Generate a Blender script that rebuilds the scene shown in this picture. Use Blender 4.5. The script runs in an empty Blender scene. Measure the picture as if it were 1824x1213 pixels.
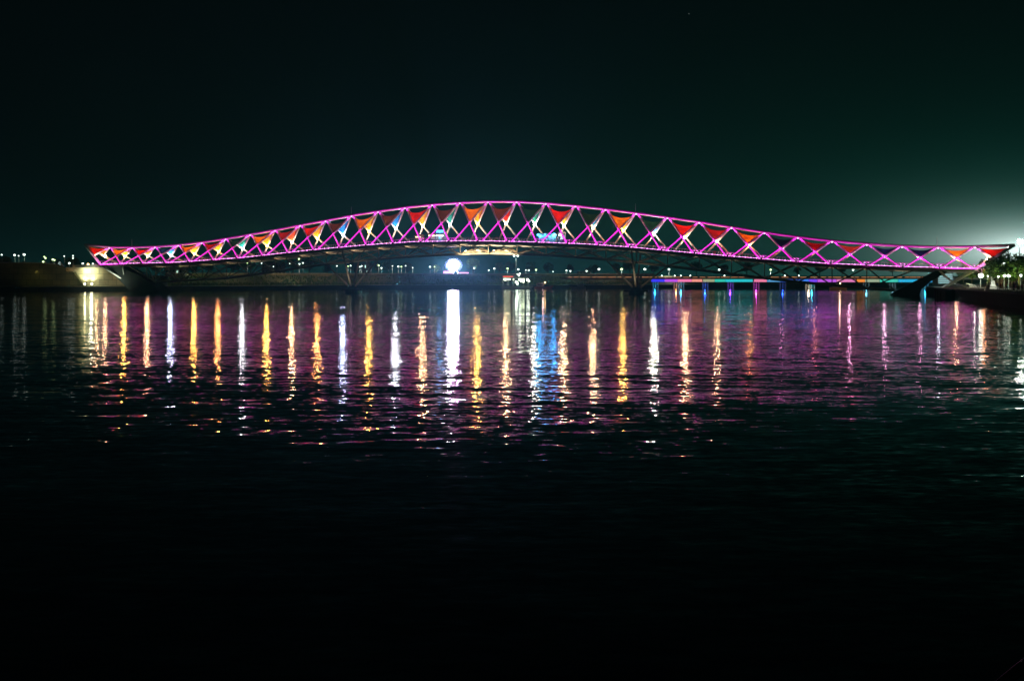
import bpy, math, random
from mathutils import Vector, Matrix
random.seed(11)
R = math.radians
S = bpy.context.scene
COL = S.collection

# ------------------------------------------------------------------ camera
F = 1990.0            # focal length in photograph pixels (1824 wide)
HY = 494.0            # row of the horizon
CH = 5.1              # camera height over the water
cam = bpy.data.cameras.new('camera'); camo = bpy.data.objects.new('camera', cam); COL.objects.link(camo)
camo.location = (0, 0, CH); camo.rotation_euler = (R(90), 0, 0)
cam.lens = 36 * F / 1824; cam.sensor_width = 36; cam.shift_y = -(606.5 - HY) / 1824
cam.clip_start = 0.1; cam.clip_end = 12000
S.camera = camo
def at(px, py, Y):    # a measured point of the photograph at distance Y
    return Vector(((px - 912) / F * Y, Y, CH + (HY - py) / F * Y))
def gx(px, Y): return (px - 912) / F * Y

# ------------------------------------------------------------------ night sky
W = bpy.data.worlds.new("World"); S.world = W; W.use_nodes = True
nt = W.node_tree; nt.nodes.clear()
def N(t, **k):
    n = nt.nodes.new(t)
    for a, b in k.items(): setattr(n, a, b)
    return n
def M(op, a, b=None, c=None):
    n = N('ShaderNodeMath', operation=op)
    for i, v in enumerate((a, b, c)):
        if v is None: continue
        if isinstance(v, (int, float)): n.inputs[i].default_value = v
        else: nt.links.new(v, n.inputs[i])
    return n.outputs[0]
tc = N('ShaderNodeTexCoord'); sx = N('ShaderNodeSeparateXYZ'); nt.links.new(tc.outputs['Generated'], sx.inputs[0])
X, Y_, Z = sx.outputs
az = M('MULTIPLY', M('SUBTRACT', X, 0.42), 0.33)
ez = M('SUBTRACT', M('ABSOLUTE', Z), 0.022)
al = M('SQRT', M('ADD', M('MULTIPLY', az, az), M('MULTIPLY', ez, ez)))
def lobe(w, dist): return M('EXPONENT', M('MULTIPLY', dist, -1.0 / w))
hor = lobe(0.04, M('ABSOLUTE', Z))
side = M('MULTIPLY_ADD', M('ADD', X, 0.5), 0.55, 0.5)
terms = [((.0007, .0022, .0026), None), ((.004, .024, .023), M('MULTIPLY', hor, side)),
         ((.001, .024, .014), lobe(.075, al)), ((.065, .25, .20), lobe(.019, al)), ((1.5, 1.65, 1.6), lobe(.0095, al))]
acc = None
for col, f in terms:
    v = N('ShaderNodeVectorMath', operation='SCALE'); v.inputs[0].default_value = col
    if f is None: v.inputs['Scale'].default_value = 1
    else: nt.links.new(f, v.inputs['Scale'])
    if acc is None: acc = v.outputs[0]
    else:
        ad = N('ShaderNodeVectorMath', operation='ADD'); nt.links.new(acc, ad.inputs[0]); nt.links.new(v.outputs[0], ad.inputs[1]); acc = ad.outputs[0]
bg = N('ShaderNodeBackground'); nt.links.new(acc, bg.inputs[0]); bg.inputs[1].default_value = 1.0
wo = N('ShaderNodeOutputWorld'); nt.links.new(bg.outputs[0], wo.inputs[0])
S.view_settings.view_transform = 'Standard'; S.view_settings.look = 'None'
S.view_settings.exposure = 0; S.view_settings.gamma = 1; S.view_settings.use_curve_mapping = False
S.cycles.max_bounces = 4; S.cycles.diffuse_bounces = 1; S.cycles.glossy_bounces = 3; S.cycles.transmission_bounces = 3
S.cycles.volume_bounces = 0; S.cycles.sample_clamp_indirect = 60; S.cycles.use_denoising = True
S.cycles.use_light_tree = True
HAZE = 0.00020

# ------------------------------------------------------------------ materials
def mat(name, col, rough=0.6, metal=0.0, emit=None, es=0.0, noise=0.0, nscale=3.0, trans=0.0, sampled=False, panels=False):
    m = bpy.data.materials.new(name); m.use_nodes = True
    t = m.node_tree; b = t.nodes['Principled BSDF']
    b.inputs['Base Color'].default_value = (*col, 1); b.inputs['Roughness'].default_value = rough; b.inputs['Metallic'].default_value = metal
    if noise > 0:
        co = t.nodes.new('ShaderNodeTexCoord'); no = t.nodes.new('ShaderNodeTexNoise'); no.inputs['Scale'].default_value = nscale; no.inputs['Detail'].default_value = 5
        t.links.new(co.outputs['Object'], no.inputs['Vector'])
        r = t.nodes.new('ShaderNodeValToRGB'); r.color_ramp.elements[0].position = .3; r.color_ramp.elements[1].position = .7
        r.color_ramp.elements[0].color = (*[c * (1 - noise) for c in col], 1); r.color_ramp.elements[1].color = (*[min(1, c * (1 + noise)) for c in col], 1)
        t.links.new(no.outputs['Fac'], r.inputs[0]); t.links.new(r.outputs[0], b.inputs['Base Color'])
        if panels:
            mp = t.nodes.new('ShaderNodeMapping'); mp.inputs['Rotation'].default_value = (R(90), 0, 0); t.links.new(co.outputs['Object'], mp.inputs['Vector'])
            bk = t.nodes.new('ShaderNodeTexBrick'); bk.inputs['Scale'].default_value = 1; bk.inputs['Brick Width'].default_value = 3.2; bk.inputs['Row Height'].default_value = 2.1; bk.inputs['Mortar Size'].default_value = .07
            bk.inputs['Color1'].default_value = (1, 1, 1, 1); bk.inputs['Color2'].default_value = (.72, .72, .72, 1); bk.inputs['Mortar'].default_value = (.25, .25, .25, 1); t.links.new(mp.outputs[0], bk.inputs['Vector'])
            mu = t.nodes.new('ShaderNodeMix'); mu.data_type = 'RGBA'; mu.blend_type = 'MULTIPLY'; mu.inputs[0].default_value = 1
            t.links.new(r.outputs[0], mu.inputs[6]); t.links.new(bk.outputs[0], mu.inputs[7]); t.links.new(mu.outputs[2], b.inputs['Base Color'])
    if emit:
        b.inputs['Emission Color'].default_value = (*emit, 1); b.inputs['Emission Strength'].default_value = es
        m.cycles.emission_sampling = 'AUTO' if sampled else 'NONE'
    if trans > 0:
        tr = t.nodes.new('ShaderNodeBsdfTranslucent'); tr.inputs[0].default_value = (*col, 1)
        if noise > 0: t.links.new(r.outputs[0], tr.inputs[0])
        mx = t.nodes.new('ShaderNodeMixShader'); mx.inputs[0].default_value = trans
        out = t.nodes['Material Output']
        t.links.new(b.outputs[0], mx.inputs[1]); t.links.new(tr.outputs[0], mx.inputs[2]); t.links.new(mx.outputs[0], out.inputs[0])
    return m
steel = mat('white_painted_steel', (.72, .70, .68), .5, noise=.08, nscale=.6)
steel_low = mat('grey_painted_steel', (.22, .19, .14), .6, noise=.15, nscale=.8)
deckm = mat('deck_edge_steel', (.16, .12, .12), .5)
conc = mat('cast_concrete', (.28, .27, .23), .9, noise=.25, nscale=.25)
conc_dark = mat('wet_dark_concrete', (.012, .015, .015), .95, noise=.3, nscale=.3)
tan = mat('tan_rendered_wall', (.30, .24, .14), .9, noise=.4, nscale=.15, panels=True)
olive = mat('olive_stained_wall', (.12, .11, .05), .95, noise=.7, nscale=.09, panels=True)
soil = mat('bank_soil', (.10, .10, .06), 1, noise=.5, nscale=.08)
pave = mat('promenade_paving', (.17, .16, .14), .9, noise=.2, nscale=.4)
leafm = [mat('leaf_dark', (.035, .07, .02), .7, noise=.4, nscale=.7), mat('leaf_mid', (.05, .10, .03), .7, noise=.4, nscale=.7), mat('leaf_light', (.08, .12, .03), .7, noise=.4, nscale=.7)]
bark = mat('bark', (.08, .06, .045), .95, noise=.3, nscale=3)
dark_metal = mat('dark_metal', (.04, .04, .045), .5, .3)
pole_m = mat('galvanised_pole', (.30, .31, .31), .5, .4)
glass_m = mat('dark_window', (.02, .025, .03), .15)
wallm = mat('pale_render', (.30, .30, .27), .9, noise=.2, nscale=.2)
whitefab = mat('white_fabric', (.75, .76, .74), .85, trans=.25)
belly_m = mat('cream_panel', (.72, .62, .42), .8, noise=.06, nscale=.5)
SAILC = {'orange': (.95, .22, .012), 'red': (.80, .012, .012), 'dark red': (.40, .010, .018), 'brown': (.16, .03, .012), 'yellow': (.98, .46, .03),
         'green': (.01, .32, .20), 'blue': (.01, .28, .72), 'dark green': (.010, .035, .02), 'navy': (.008, .014, .06), 'salmon': (.95, .10, .035)}
sailm = {k: mat('sail_' + k.replace(' ', '_'), v, .8, trans=.5, noise=.22, nscale=.45) for k, v in SAILC.items()}
def lampmat(name, c, s): return mat(name, (.1, .1, .1), .4, emit=c, es=s)
white_l = lampmat('cool_white_lamp', (.80, 1, .88), 4.5)
warm_l = lampmat('warm_lamp', (1, .62, .25), 7)
green_l = lampmat('greenish_lamp', (.70, 1, .42), 4)
dim_l = lampmat('dim_lamp', (.5, .8, .66), 1.2)

# ------------------------------------------------------------------ mesh helpers
class MB:
    def __init__(s): s.v = []; s.f = []; s.m = []
    def face(s, pts, mi=0):
        b = len(s.v); s.v += [tuple(p) for p in pts]; s.f.append(tuple(range(b, b + len(pts)))); s.m.append(mi)
    def tube(s, a, b, r, r2=None, n=7, mi=0, caps=True):
        a = Vector(a); b = Vector(b); d = b - a
        if d.length < 1e-6: return
        q = d.to_track_quat('Z', 'Y'); r2 = r if r2 is None else r2; k = len(s.v)
        for p, rr in ((a, r), (b, r2)):
            for i in range(n):
                t = 2 * math.pi * i / n
                s.v.append(tuple(p + q @ Vector((rr * math.cos(t), rr * math.sin(t), 0))))
        for i in range(n):
            j = (i + 1) % n; s.f.append((k + i, k + j, k + n + j, k + n + i)); s.m.append(mi)
        if caps:
            s.f.append(tuple(k + n - 1 - i for i in range(n))); s.m.append(mi); s.f.append(tuple(k + n + i for i in range(n))); s.m.append(mi)
    def path(s, pts, r, n=7, mi=0):
        pts = [Vector(p) for p in pts]; k = len(s.v); c = len(pts)
        for i, p in enumerate(pts):
            d = (pts[min(i + 1, c - 1)] - pts[max(i - 1, 0)]).normalized(); q = d.to_track_quat('Z', 'Y')
            for j in range(n):
                t = 2 * math.pi * j / n; s.v.append(tuple(p + q @ Vector((r * math.cos(t), r * math.sin(t), 0))))
        for i in range(c - 1):
            for j in range(n):
                l = (j + 1) % n; s.f.append((k + i * n + j, k + i * n + l, k + (i + 1) * n + l, k + (i + 1) * n + j)); s.m.append(mi)
        s.f.append(tuple(k + n - 1 - i for i in range(n))); s.m.append(mi); s.f.append(tuple(k + (c - 1) * n + i for i in range(n))); s.m.append(mi)
    def box(s, c, d, rz=0, mi=0):
        cx, cy, cz = c; hx, hy, hz = d[0] / 2, d[1] / 2, d[2] / 2; ca, sa = math.cos(rz), math.sin(rz); k = len(s.v)
        for z in (-hz, hz):
            for x, y in ((-hx, -hy), (hx, -hy), (hx, hy), (-hx, hy)):
                s.v.append((cx + x * ca - y * sa, cy + x * sa + y * ca, cz + z))
        for f in ((3, 2, 1, 0), (4, 5, 6, 7), (0, 1, 5, 4), (1, 2, 6, 5), (2, 3, 7, 6), (3, 0, 4, 7)):
            s.f.append(tuple(k + i for i in f)); s.m.append(mi)
    def prism(s, a, b, mi=0):        # two matching rings of points
        n = len(a); k = len(s.v); s.v += [tuple(p) for p in a] + [tuple(p) for p in b]
        for i in range(n):
            j = (i + 1) % n; s.f.append((k + i, k + j, k + n + j, k + n + i)); s.m.append(mi)
        s.f.append(tuple(k + n - 1 - i for i in range(n))); s.m.append(mi); s.f.append(tuple(k + n + i for i in range(n))); s.m.append(mi)
    def ball(s, c, r, n=8, mi=0, sz=1.0):
        k = len(s.v); m = max(4, n // 2 + 1)
        for i in range(1, m):
            ph = math.pi * i / m
            for j in range(n):
                t = 2 * math.pi * j / n
                s.v.append((c[0] + r * math.sin(ph) * math.cos(t), c[1] + r * math.sin(ph) * math.sin(t), c[2] + r * sz * math.cos(ph)))
        tp = len(s.v); s.v.append((c[0], c[1], c[2] + r * sz)); bt = len(s.v); s.v.append((c[0], c[1], c[2] - r * sz))
        for i in range(m - 2):
            for j in range(n):
                l = (j + 1) % n; s.f.append((k + i * n + j, k + (i + 1) * n + j, k + (i + 1) * n + l, k + i * n + l)); s.m.append(mi)
        for j in range(n):
            l = (j + 1) % n; s.f.append((tp, k + j, k + l)); s.m.append(mi); s.f.append((bt, k + (m - 2) * n + l, k + (m - 2) * n + j)); s.m.append(mi)
    def build(s, name, mats, parent=None, smooth=False, org=None):
        me = bpy.data.meshes.new(name)
        vs = s.v if org is None else [(x - org[0], y - org[1], z - org[2]) for x, y, z in s.v]
        me.from_pydata(vs, [], s.f)
        if not isinstance(mats, (list, tuple)): mats = [mats]
        for q in mats: me.materials.append(q)
        me.polygons.foreach_set('material_index', s.m)
        if smooth: me.polygons.foreach_set('use_smooth', [True] * len(s.f))
        me.update()
        o = bpy.data.objects.new(name, me); COL.objects.link(o)
        if org is not None: o.location = org
        if parent: o.parent = parent
        return o
def tag(o, label=None, cat=None, group=None, kind=None):
    if label: o['label'] = label
    if cat: o['category'] = cat
    if group: o['group'] = group
    if kind: o['kind'] = kind
    return o
def empty(name, loc=(0, 0, 0), rz=0):
    o = bpy.data.objects.new(name, None); COL.objects.link(o); o.location = loc; o.rotation_euler.z = rz; o.empty_display_size = .5
    return o
def copy_tree(o, parent=None):
    c = o.copy(); COL.objects.link(c); c.parent = parent
    for ch in list(o.children): copy_tree(ch, c)
    return c
def light(name, loc, col, power, radius=.2, parent=None, kind='POINT', target=None, size=None, blend=.5):
    l = bpy.data.lights.new(name, kind); l.color = col; l.energy = power; l.shadow_soft_size = radius
    if kind == 'SPOT': l.spot_size = size; l.spot_blend = blend
    o = bpy.data.objects.new(name, l); COL.objects.link(o); o.location = loc
    if target is not None: o.rotation_euler = (Vector(target) - Vector(loc)).to_track_quat('-Z', 'Y').to_euler()
    if parent: o.parent = parent
    return o
ORD = 'first second third fourth fifth sixth seventh eighth ninth tenth eleventh twelfth thirteenth fourteenth fifteenth sixteenth seventeenth eighteenth nineteenth twentieth'.split()
def ordi(i):
    if i < 20: return ORD[i]
    return ('twenty-' if i < 29 else 'thirty-') + ORD[i - 20 if i < 29 else i - 30] if i != 29 else 'thirtieth'
def interp(tab, x):
    if x <= tab[0][0]: a, b = tab[0], tab[1]
    elif x >= tab[-1][0]: a, b = tab[-2], tab[-1]
    else:
        for a, b in zip(tab, tab[1:]):
            if a[0] <= x <= b[0]: break
    return a[1] + (b[1] - a[1]) * (x - a[0]) / (b[0] - a[0])

# ------------------------------------------------------------------ water
def water_mat():
    m = bpy.data.materials.new('river_water'); m.use_nodes = True; t = m.node_tree; b = t.nodes['Principled BSDF']
    b.inputs['Base Color'].default_value = (.001, .004, .004, 1); b.inputs['Roughness'].default_value = .03; b.inputs['IOR'].default_value = 1.33
    geo = t.nodes.new('ShaderNodeNewGeometry')
    # wave slopes of three wave lengths, crests lying across the view
    def waves(sx_, sy_, amp, det=1.0, rot=0.0, off=0.0):
        mp = t.nodes.new('ShaderNodeMapping'); mp.inputs['Scale'].default_value = (sx_, sy_, 1); mp.inputs['Rotation'].default_value = (0, 0, rot); mp.inputs['Location'].default_value = (off, off * .7, off)
        t.links.new(geo.outputs['Position'], mp.inputs['Vector'])
        n = t.nodes.new('ShaderNodeTexNoise'); n.inputs['Scale'].default_value = 1; n.inputs['Detail'].default_value = det; n.inputs['Roughness'].default_value = .5
        t.links.new(mp.outputs[0], n.inputs['Vector'])
        s = t.nodes.new('ShaderNodeVectorMath'); s.operation = 'SUBTRACT'; s.inputs[1].default_value = (.5, .5, .5); t.links.new(n.outputs['Color'], s.inputs[0])
        q = t.nodes.new('ShaderNodeVectorMath'); q.operation = 'MULTIPLY'; q.inputs[1].default_value = amp; t.links.new(s.outputs[0], q.inputs[0])
        return q.outputs[0]
    ws = [waves(.06, .42, (.015, .046, 0), 1.0, .03), waves(.5, 1.9, (.085, .11, 0), 1.0, -.06, 7.3), waves(2.6, 5.5, (.16, .12, 0), 1.0, .1, 3.1)]
    a = t.nodes.new('ShaderNodeVectorMath'); a.operation = 'ADD'; t.links.new(ws[0], a.inputs[0]); t.links.new(ws[1], a.inputs[1])
    c = t.nodes.new('ShaderNodeVectorMath'); c.operation = 'ADD'; t.links.new(a.outputs[0], c.inputs[0]); t.links.new(ws[2], c.inputs[1])
    # calmer and rougher patches of wind
    mp = t.nodes.new('ShaderNodeMapping'); mp.inputs['Scale'].default_value = (.012, .05, 1); t.links.new(geo.outputs['Position'], mp.inputs['Vector'])
    n = t.nodes.new('ShaderNodeTexNoise'); n.inputs['Scale'].default_value = 1; n.inputs['Detail'].default_value = 3; t.links.new(mp.outputs[0], n.inputs['Vector'])
    mr = t.nodes.new('ShaderNodeMapRange'); mr.inputs['From Min'].default_value = .3; mr.inputs['From Max'].default_value = .7; mr.inputs['To Min'].default_value = .65; mr.inputs['To Max'].default_value = 1.25
    t.links.new(n.outputs['Fac'], mr.inputs['Value'])
    k = t.nodes.new('ShaderNodeVectorMath'); k.operation = 'SCALE'; t.links.new(c.outputs[0], k.inputs[0]); t.links.new(mr.outputs[0], k.inputs['Scale'])
    e = t.nodes.new('ShaderNodeVectorMath'); e.operation = 'ADD'; e.inputs[1].default_value = (0, 0, 1); t.links.new(k.outputs[0], e.inputs[0])
    nn = t.nodes.new('ShaderNodeVectorMath'); nn.operation = 'NORMALIZE'; t.links.new(e.outputs[0], nn.inputs[0])
    t.links.new(nn.outputs[0], b.inputs['Normal'])
    return m
w = MB(); w.face([(-5000, -300, 0), (5000, -300, 0), (5000, 9000, 0), (-5000, 9000, 0)])
tag(w.build('river_water', water_mat()), 'dark rippled river water reflecting the coloured lights', kind='structure')

# ------------------------------------------------------------------ land
far_edge = [(-400, 412), (150, 412), (285, 418), (345, 446), (600, 486), (900, 512), (1165, 520)]
fe = [Vector((gx(p, y), y, 0)) for p, y in far_edge] + [Vector((260, 640, 0)), Vector((620, 760, 0)), Vector((1500, 900, 0))]
def land(name, edge, prof, mats, label):   # prof: list of (setback, height); last ring is pulled far back
    m = MB(); rings = []
    for sb, z in prof:
        ring = []
        for i, p in enumerate(edge):
            d = (edge[min(i + 1, len(edge) - 1)] - edge[max(i - 1, 0)]).normalized(); nrm = Vector((-d.y, d.x, 0))
            if sb > 500: nrm = Vector((0, 1, 0))
            ring.append(Vector((p.x + nrm.x * sb, p.y + nrm.y * sb, z)))
        rings.append(ring)
    for k in range(len(rings) - 1):
        for i in range(len(edge) - 1):
            m.face([rings[k][i], rings[k][i + 1], rings[k + 1][i + 1], rings[k + 1][i]], k % len(mats) if k < len(mats) else len(mats) - 1)
    return tag(m.build(name, mats), label, kind='structure')
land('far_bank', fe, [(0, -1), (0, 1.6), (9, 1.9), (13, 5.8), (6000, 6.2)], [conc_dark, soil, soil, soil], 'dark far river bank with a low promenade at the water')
# right bank: quay edge running towards the viewer
re = [(47, 60), (80, 172), (99.5, 246), (112, 292), (124, 335), (150, 380)]
m = MB()
pts = [Vector((x, y, 0)) for x, y in re]
m2 = MB()
for a, b in zip(pts, pts[1:]):
    za = zb = 2.3
    m2.face([(a.x, a.y, -1), (b.x, b.y, -1), (b.x, b.y, zb), (a.x, a.y, za)])
    m.face([(a.x, a.y, za), (b.x, b.y, zb), (b.x + 16, b.y, zb + .02), (a.x + 16, a.y, za + .02)])
    m.face([(a.x + 16, a.y, za + .02), (b.x + 16, b.y, zb + .02), (b.x + 21, b.y, 5.0), (a.x + 21, a.y, 5.0)], 1)
    m.face([(a.x + 21, a.y, 5.0), (b.x + 21, b.y, 5.0), (2200, b.y + 300, 5.2), (2200, a.y, 5.2)], 1)
p = pts[-1]
m.face([(p.x, p.y, 2.3), (p.x + 21, p.y + 60, 2.3), (2200, p.y + 900, 5.2), (2200, p.y + 300, 5.2), (p.x + 21, p.y, 5.0), (p.x + 16, p.y, 2.3)], 1)
tag(m.build('right_bank', [pave, soil]), 'paved quay and planted bank on the right', kind='structure')
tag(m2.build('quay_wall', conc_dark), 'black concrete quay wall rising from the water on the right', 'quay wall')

# ------------------------------------------------------------------ the bridge
TH = R(18.02); D0 = 338.0; ct, st = math.cos(TH), math.sin(TH)
tv = Vector((ct, -st, 0)); nv = Vector((-st, -ct, 0))          # along the bridge, and across it towards the viewer
NX = [194.4, 235, 275.4, 317.5, 360.4, 403.7, 446.9, 491.4, 535.4, 581.4, 628, 675.8, 722.3, 771, 820.6, 871.5, 922.8, 974.2, 1027.2, 1080.7, 1134.7, 1190.9, 1246.7, 1303.3, 1361.4, 1420.2, 1480.7, 1542.5, 1605, 1668.7, 1734.5]
NYs = [440.5, 440.6, 439.6, 436.6, 431.8, 425.3, 417.7, 410, 401.2, 393, 384, 376.6, 369.8, 364.6, 361, 359.2, 359.2, 362, 366.8, 372.7, 379.8, 387.4, 395.6, 405, 414.2, 422.6, 429.4, 434.8, 438.6, 440.2, 439.6]
def ridge(px, py):
    u = (px - 912) / F; y = D0 / (ct + u * st); return Vector((u * y, y, CH + (HY - py) / F * y))
raw = [ridge(a, b) for a, b in zip(NX, NYs)]
O = raw[0].copy(); O.z = 0
ss = [(p - O).dot(tv) for p in raw]
n_ = len(ss); mi_ = (n_ - 1) / 2; L = sum((i - mi_) * s for i, s in enumerate(ss)) / sum((i - mi_) ** 2 for i in range(n_)); s0 = sum(ss) / n_ - mi_ * L
zt = [p.z for p in raw]
NB = 30
def sp(i): return s0 + i * L
def ztop(i):
    if i <= 0: return zt[0]
    if i >= NB: return zt[-1]
    k = int(i); return zt[k] + (zt[min(k + 1, NB)] - zt[k]) * (i - k)
def wid(i): return 5.2 + 2.6 * math.sin(math.pi * max(0, min(NB, i)) / NB)
deck_tab = [(170, 471), (280, 468.8), (320, 467.5), (429, 459.8), (560, 445.4), (648, 437.4), (735, 431.4), (823, 429.7), (870, 430), (958, 432), (1046, 435.6), (1120, 440.5), (1215, 449.5), (1303, 457), (1388, 464), (1475, 470), (1620, 476), (1740, 478.5)]
keel_tab = [(255, 506), (280, 502), (403, 496), (508, 481.5), (560, 473), (648, 464), (735, 457), (823, 452.5), (870, 451.5), (958, 453.5), (1046, 459.5), (1120, 466), (1215, 477), (1303, 488.6), (1388, 499), (1475, 507.5), (1580, 516.5), (1640, 521)]
def base(i, off=0.0, ds=0.0):
    p = O + tv * (sp(i) + ds) + nv * off; return p
def pz(p, tab):
    px = 912 + F * p.x / p.y; return CH + (HY - interp(tab, px)) / F * p.y
def T(i, ds=0.0): p = base(i, 0, ds); p.z = ztop(i); return p
def E(i, side=1, ds=0.0):       # deck edge, side 1 = towards the viewer
    p = base(i, wid(i), ds); z = pz(p, deck_tab); q = base(i, wid(i) * (1 if side > 0 else -.9), ds); q.z = z; return q
def K(i): p = base(i); p.z = pz(p, keel_tab); return p
tipL = ridge(151.5, 437); tipR = ridge(1807, 437); tipL.z += .2
bridge = empty('footbridge', O)
tag(bridge, 'long arched steel truss footbridge lit magenta with coloured fabric sails over the river', 'bridge')
def bp(mb, name, mats, smooth=False, label=None, parent=None):
    o = mb.build(name, mats, None, smooth)
    o.parent = parent or bridge
    o.matrix_parent_inverse = Matrix.Translation(-O) if (parent is None) else Matrix.Identity(4)
    if parent is not None: o.matrix_parent_inverse = Matrix.Identity(4)
    if label: o['label'] = label
    return o
# top chord
m = MB(); pts = [tipL] + [T(i) for i in range(NB + 1)] + [tipR]
m.path(pts, .46, 10); bp(m, 'top_chord', steel, True)
for i in (1, 10, 20, 29):                      # lightning rods
    p = T(i) + Vector((0, 0, .3)) + tv * -.3; m = MB(); m.tube(p, p + Vector((0, 0, 2.6)), .07, .03, 5); m.tube(p - Vector((0, 0, .1)), p + Vector((0, 0, .3)), .14, n=6); bp(m, 'lightning_rod', steel)
FT = .8
def seg_pts(i, side):
    return (T(i, .25), E(i + 1, side, -FT)), (T(i + 1, -.25), E(i, side, FT))
for side in (1, -1):
    for i in range(NB):
        m = MB(); (a, b), (c, d) = seg_pts(i, side)
        m.tube(a, b, .27, n=8); m.tube(c, d, .275, n=8)
        bp(m, 'cross_brace', steel, True)
# end frames
for tip, i, nm in ((tipL, 0, 0), (tipR, NB, 1)):
    for side in (1, -1):
        m = MB(); e = E(i, side); mid = tip.lerp(e, .55)
        m.tube(tip, e, .42, n=10); m.tube(T(i), mid, .24, n=8)
        bp(m, 'end_frame', steel, True)
# crossings
def cross(i, side, t=.545):
    (a, b), (c, d) = seg_pts(i, side); return (a.lerp(b, t) + c.lerp(d, t)) / 2
NEAR = ['orange', 'red', 'navy', 'orange', 'dark red', 'dark green', 'orange', 'dark red', 'red', 'brown', 'orange', 'brown', 'red', 'brown', 'orange', 'brown', 'dark green', 'red', 'dark green', 'orange', 'dark green', 'red', 'dark red', 'orange', 'navy', 'red', 'salmon', 'navy', 'navy', 'orange']
FARC = ['yellow', 'orange', 'blue', 'yellow', 'yellow', 'green', 'yellow', 'salmon', 'yellow', 'blue', 'yellow', 'blue', 'yellow', 'green', 'yellow', 'red', 'green', 'yellow', 'blue', 'yellow', 'blue', 'orange', 'orange', 'orange', 'red', 'red', 'orange', 'navy', 'navy', 'orange']
def sail(a, b, c, sag, bulge, t0, col):
    # fabric triangle: upper corners part way down the two braces, hollow upper edge, lower corner at the crossing
    ta, tb = t0 if isinstance(t0, tuple) else (t0, t0); A = a.lerp(c, ta); B = b.lerp(c, tb); nu, nvv = 12, 8; m = MB(); g = []
    up = (a + b) / 2 - c
    for v in range(nvv + 1):
        row = []
        for u in range(nu + 1):
            q = u / nu; r = v / nvv
            top = A.lerp(B, q) - up * (sag * 4 * q * (1 - q))
            p = top.lerp(c + (A.lerp(B, q) - c) * .06, r)
            p = p + nv * (bulge * math.sin(math.pi * q) * math.sin(math.pi * r))
            row.append(p)
        g.append(row)
    k = len(m.v)
    for row in g: m.v += [tuple(p) for p in row]
    for v in range(nvv):
        for u in range(nu):
            a_ = k + v * (nu + 1) + u; m.f.append((a_, a_ + 1, a_ + nu + 2, a_ + nu + 1)); m.m.append(0)
    # hem cable along the hollow edge
    m.path([p + Vector((0, 0, .02)) for p in g[0]], .05, 5)
    return bp(m, 'fabric_sail', sailm[col], True, label=col + ' fabric sail')
for i in range(NB):
    sail(T(i, .25), T(i + 1, -.25), cross(i, 1), .21, .35, .15, NEAR[i])
    sail(T(i, .25), T(i + 1, -.25), cross(i, -1), .13, -.35, (.42, .03), FARC[i])
for tip, i in ((tipL, 0), (tipR, NB)):
    for side in (1, -1):
        e = E(i, side); mid = tip.lerp(e, .55)
        a, b = (tip, T(i)) if i == 0 else (T(i), tip)
        sail(a, b, mid, .16, .3 * side, .14, 'red' if side > 0 else ('yellow' if i == 0 else 'red'))

# deck, edge beams, railing
def ribbon(name, ofs, dz0, dz1, matl, rng=None, label=None):
    m = MB(); js = [k / 2 for k in range(0, 2 * NB + 1)]
    rings = []
    for j in js:
        a = E(j, 1); b = E(j, -1); c = (a + b) / 2; hw = (a - b).length / 2
        lo, hi = ofs; A = c + nv * (lo * hw if abs(lo) <= 1 else lo); B = c + nv * hi * hw
        rings.append([A + Vector((0, 0, dz0)), B + Vector((0, 0, dz0)), B + Vector((0, 0, dz1)), A + Vector((0, 0, dz1))])
    for r0, r1 in zip(rings, rings[1:]):
        for k in range(4): m.face([r0[k], r0[(k + 1) % 4], r1[(k + 1) % 4], r1[k]])
    m.face(rings[0][::-1]); m.face(rings[-1])
    return bp(m, name, matl, label=label)
ribbon('deck', (-.94, .94), -.75, -.35, pave)
ribbon('edge_beam', (.96, 1.03), -.95, .05, deckm)
ribbon('soffit_beam', (-.94, -.74), -1.25, -.78, steel)
ribbon('edge_beam', (-1.03, -.96), -.95, .05, deckm)
pinkstrip = mat('pink_led', (.5, .1, .4), .5, emit=(.95, .01, .72), es=20)
bead = mat('white_pink_bead', (.5, .5, .5), .5, emit=(1, .30, .88), es=9)
railm = mat('railing_steel', (.6, .55, .55), .5)
for side in (1, -1):
    m = MB(); js = [k / 8 for k in range(0, 8 * NB + 1)]
    line = [E(j, side) + nv * (.0) for j in js]
    m.path([p + Vector((0, 0, 1.1)) for p in line], .045, 5)
    for k in range(0, 12 * NB + 1):
        p = E(k / 12, side); m.tube(p, p + Vector((0, 0, 1.1)), .045, n=4, caps=False)
    bp(m, 'railing', railm)
m = MB(); m.path([E(k / 4, 1) + nv * .12 + Vector((0, 0, -.05)) for k in range(0, 4 * NB + 1)], .045, 5); bp(m, 'glow_strip', pinkstrip)
m = MB(); m.path([T(k / 2) + nv * .46 + Vector((0, 0, -.12)) for k in range(0, 2 * NB + 1)], .06, 5); bp(m, 'glow_strip', mat('chord_glow', (.5, .1, .4), .5, emit=(1, .01, .72), es=1.1))  # chord strip is an added glow, strengthens the magenta wash on the water
m = MB(); bpts = []; nb_ = 6 * NB; last = None
for k in range(nb_ + 1):                 # one cable that swells into a bead at every lamp
    for ds, r_ in ((-.14, .015), (-.08, .075), (.08, .075), (.14, .015)): bpts.append((E(k / 6, 1) + tv * ds + nv * .2 + Vector((0, 0, .12)), r_))
q_ = (tv + Vector((0, 0, 0))).to_track_quat('Z', 'Y')
for p_, r_ in bpts:
    for j in range(6): t_ = math.pi * j / 3; m.v.append(tuple(p_ + q_ @ Vector((r_ * math.cos(t_), r_ * math.sin(t_), 0))))
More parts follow.
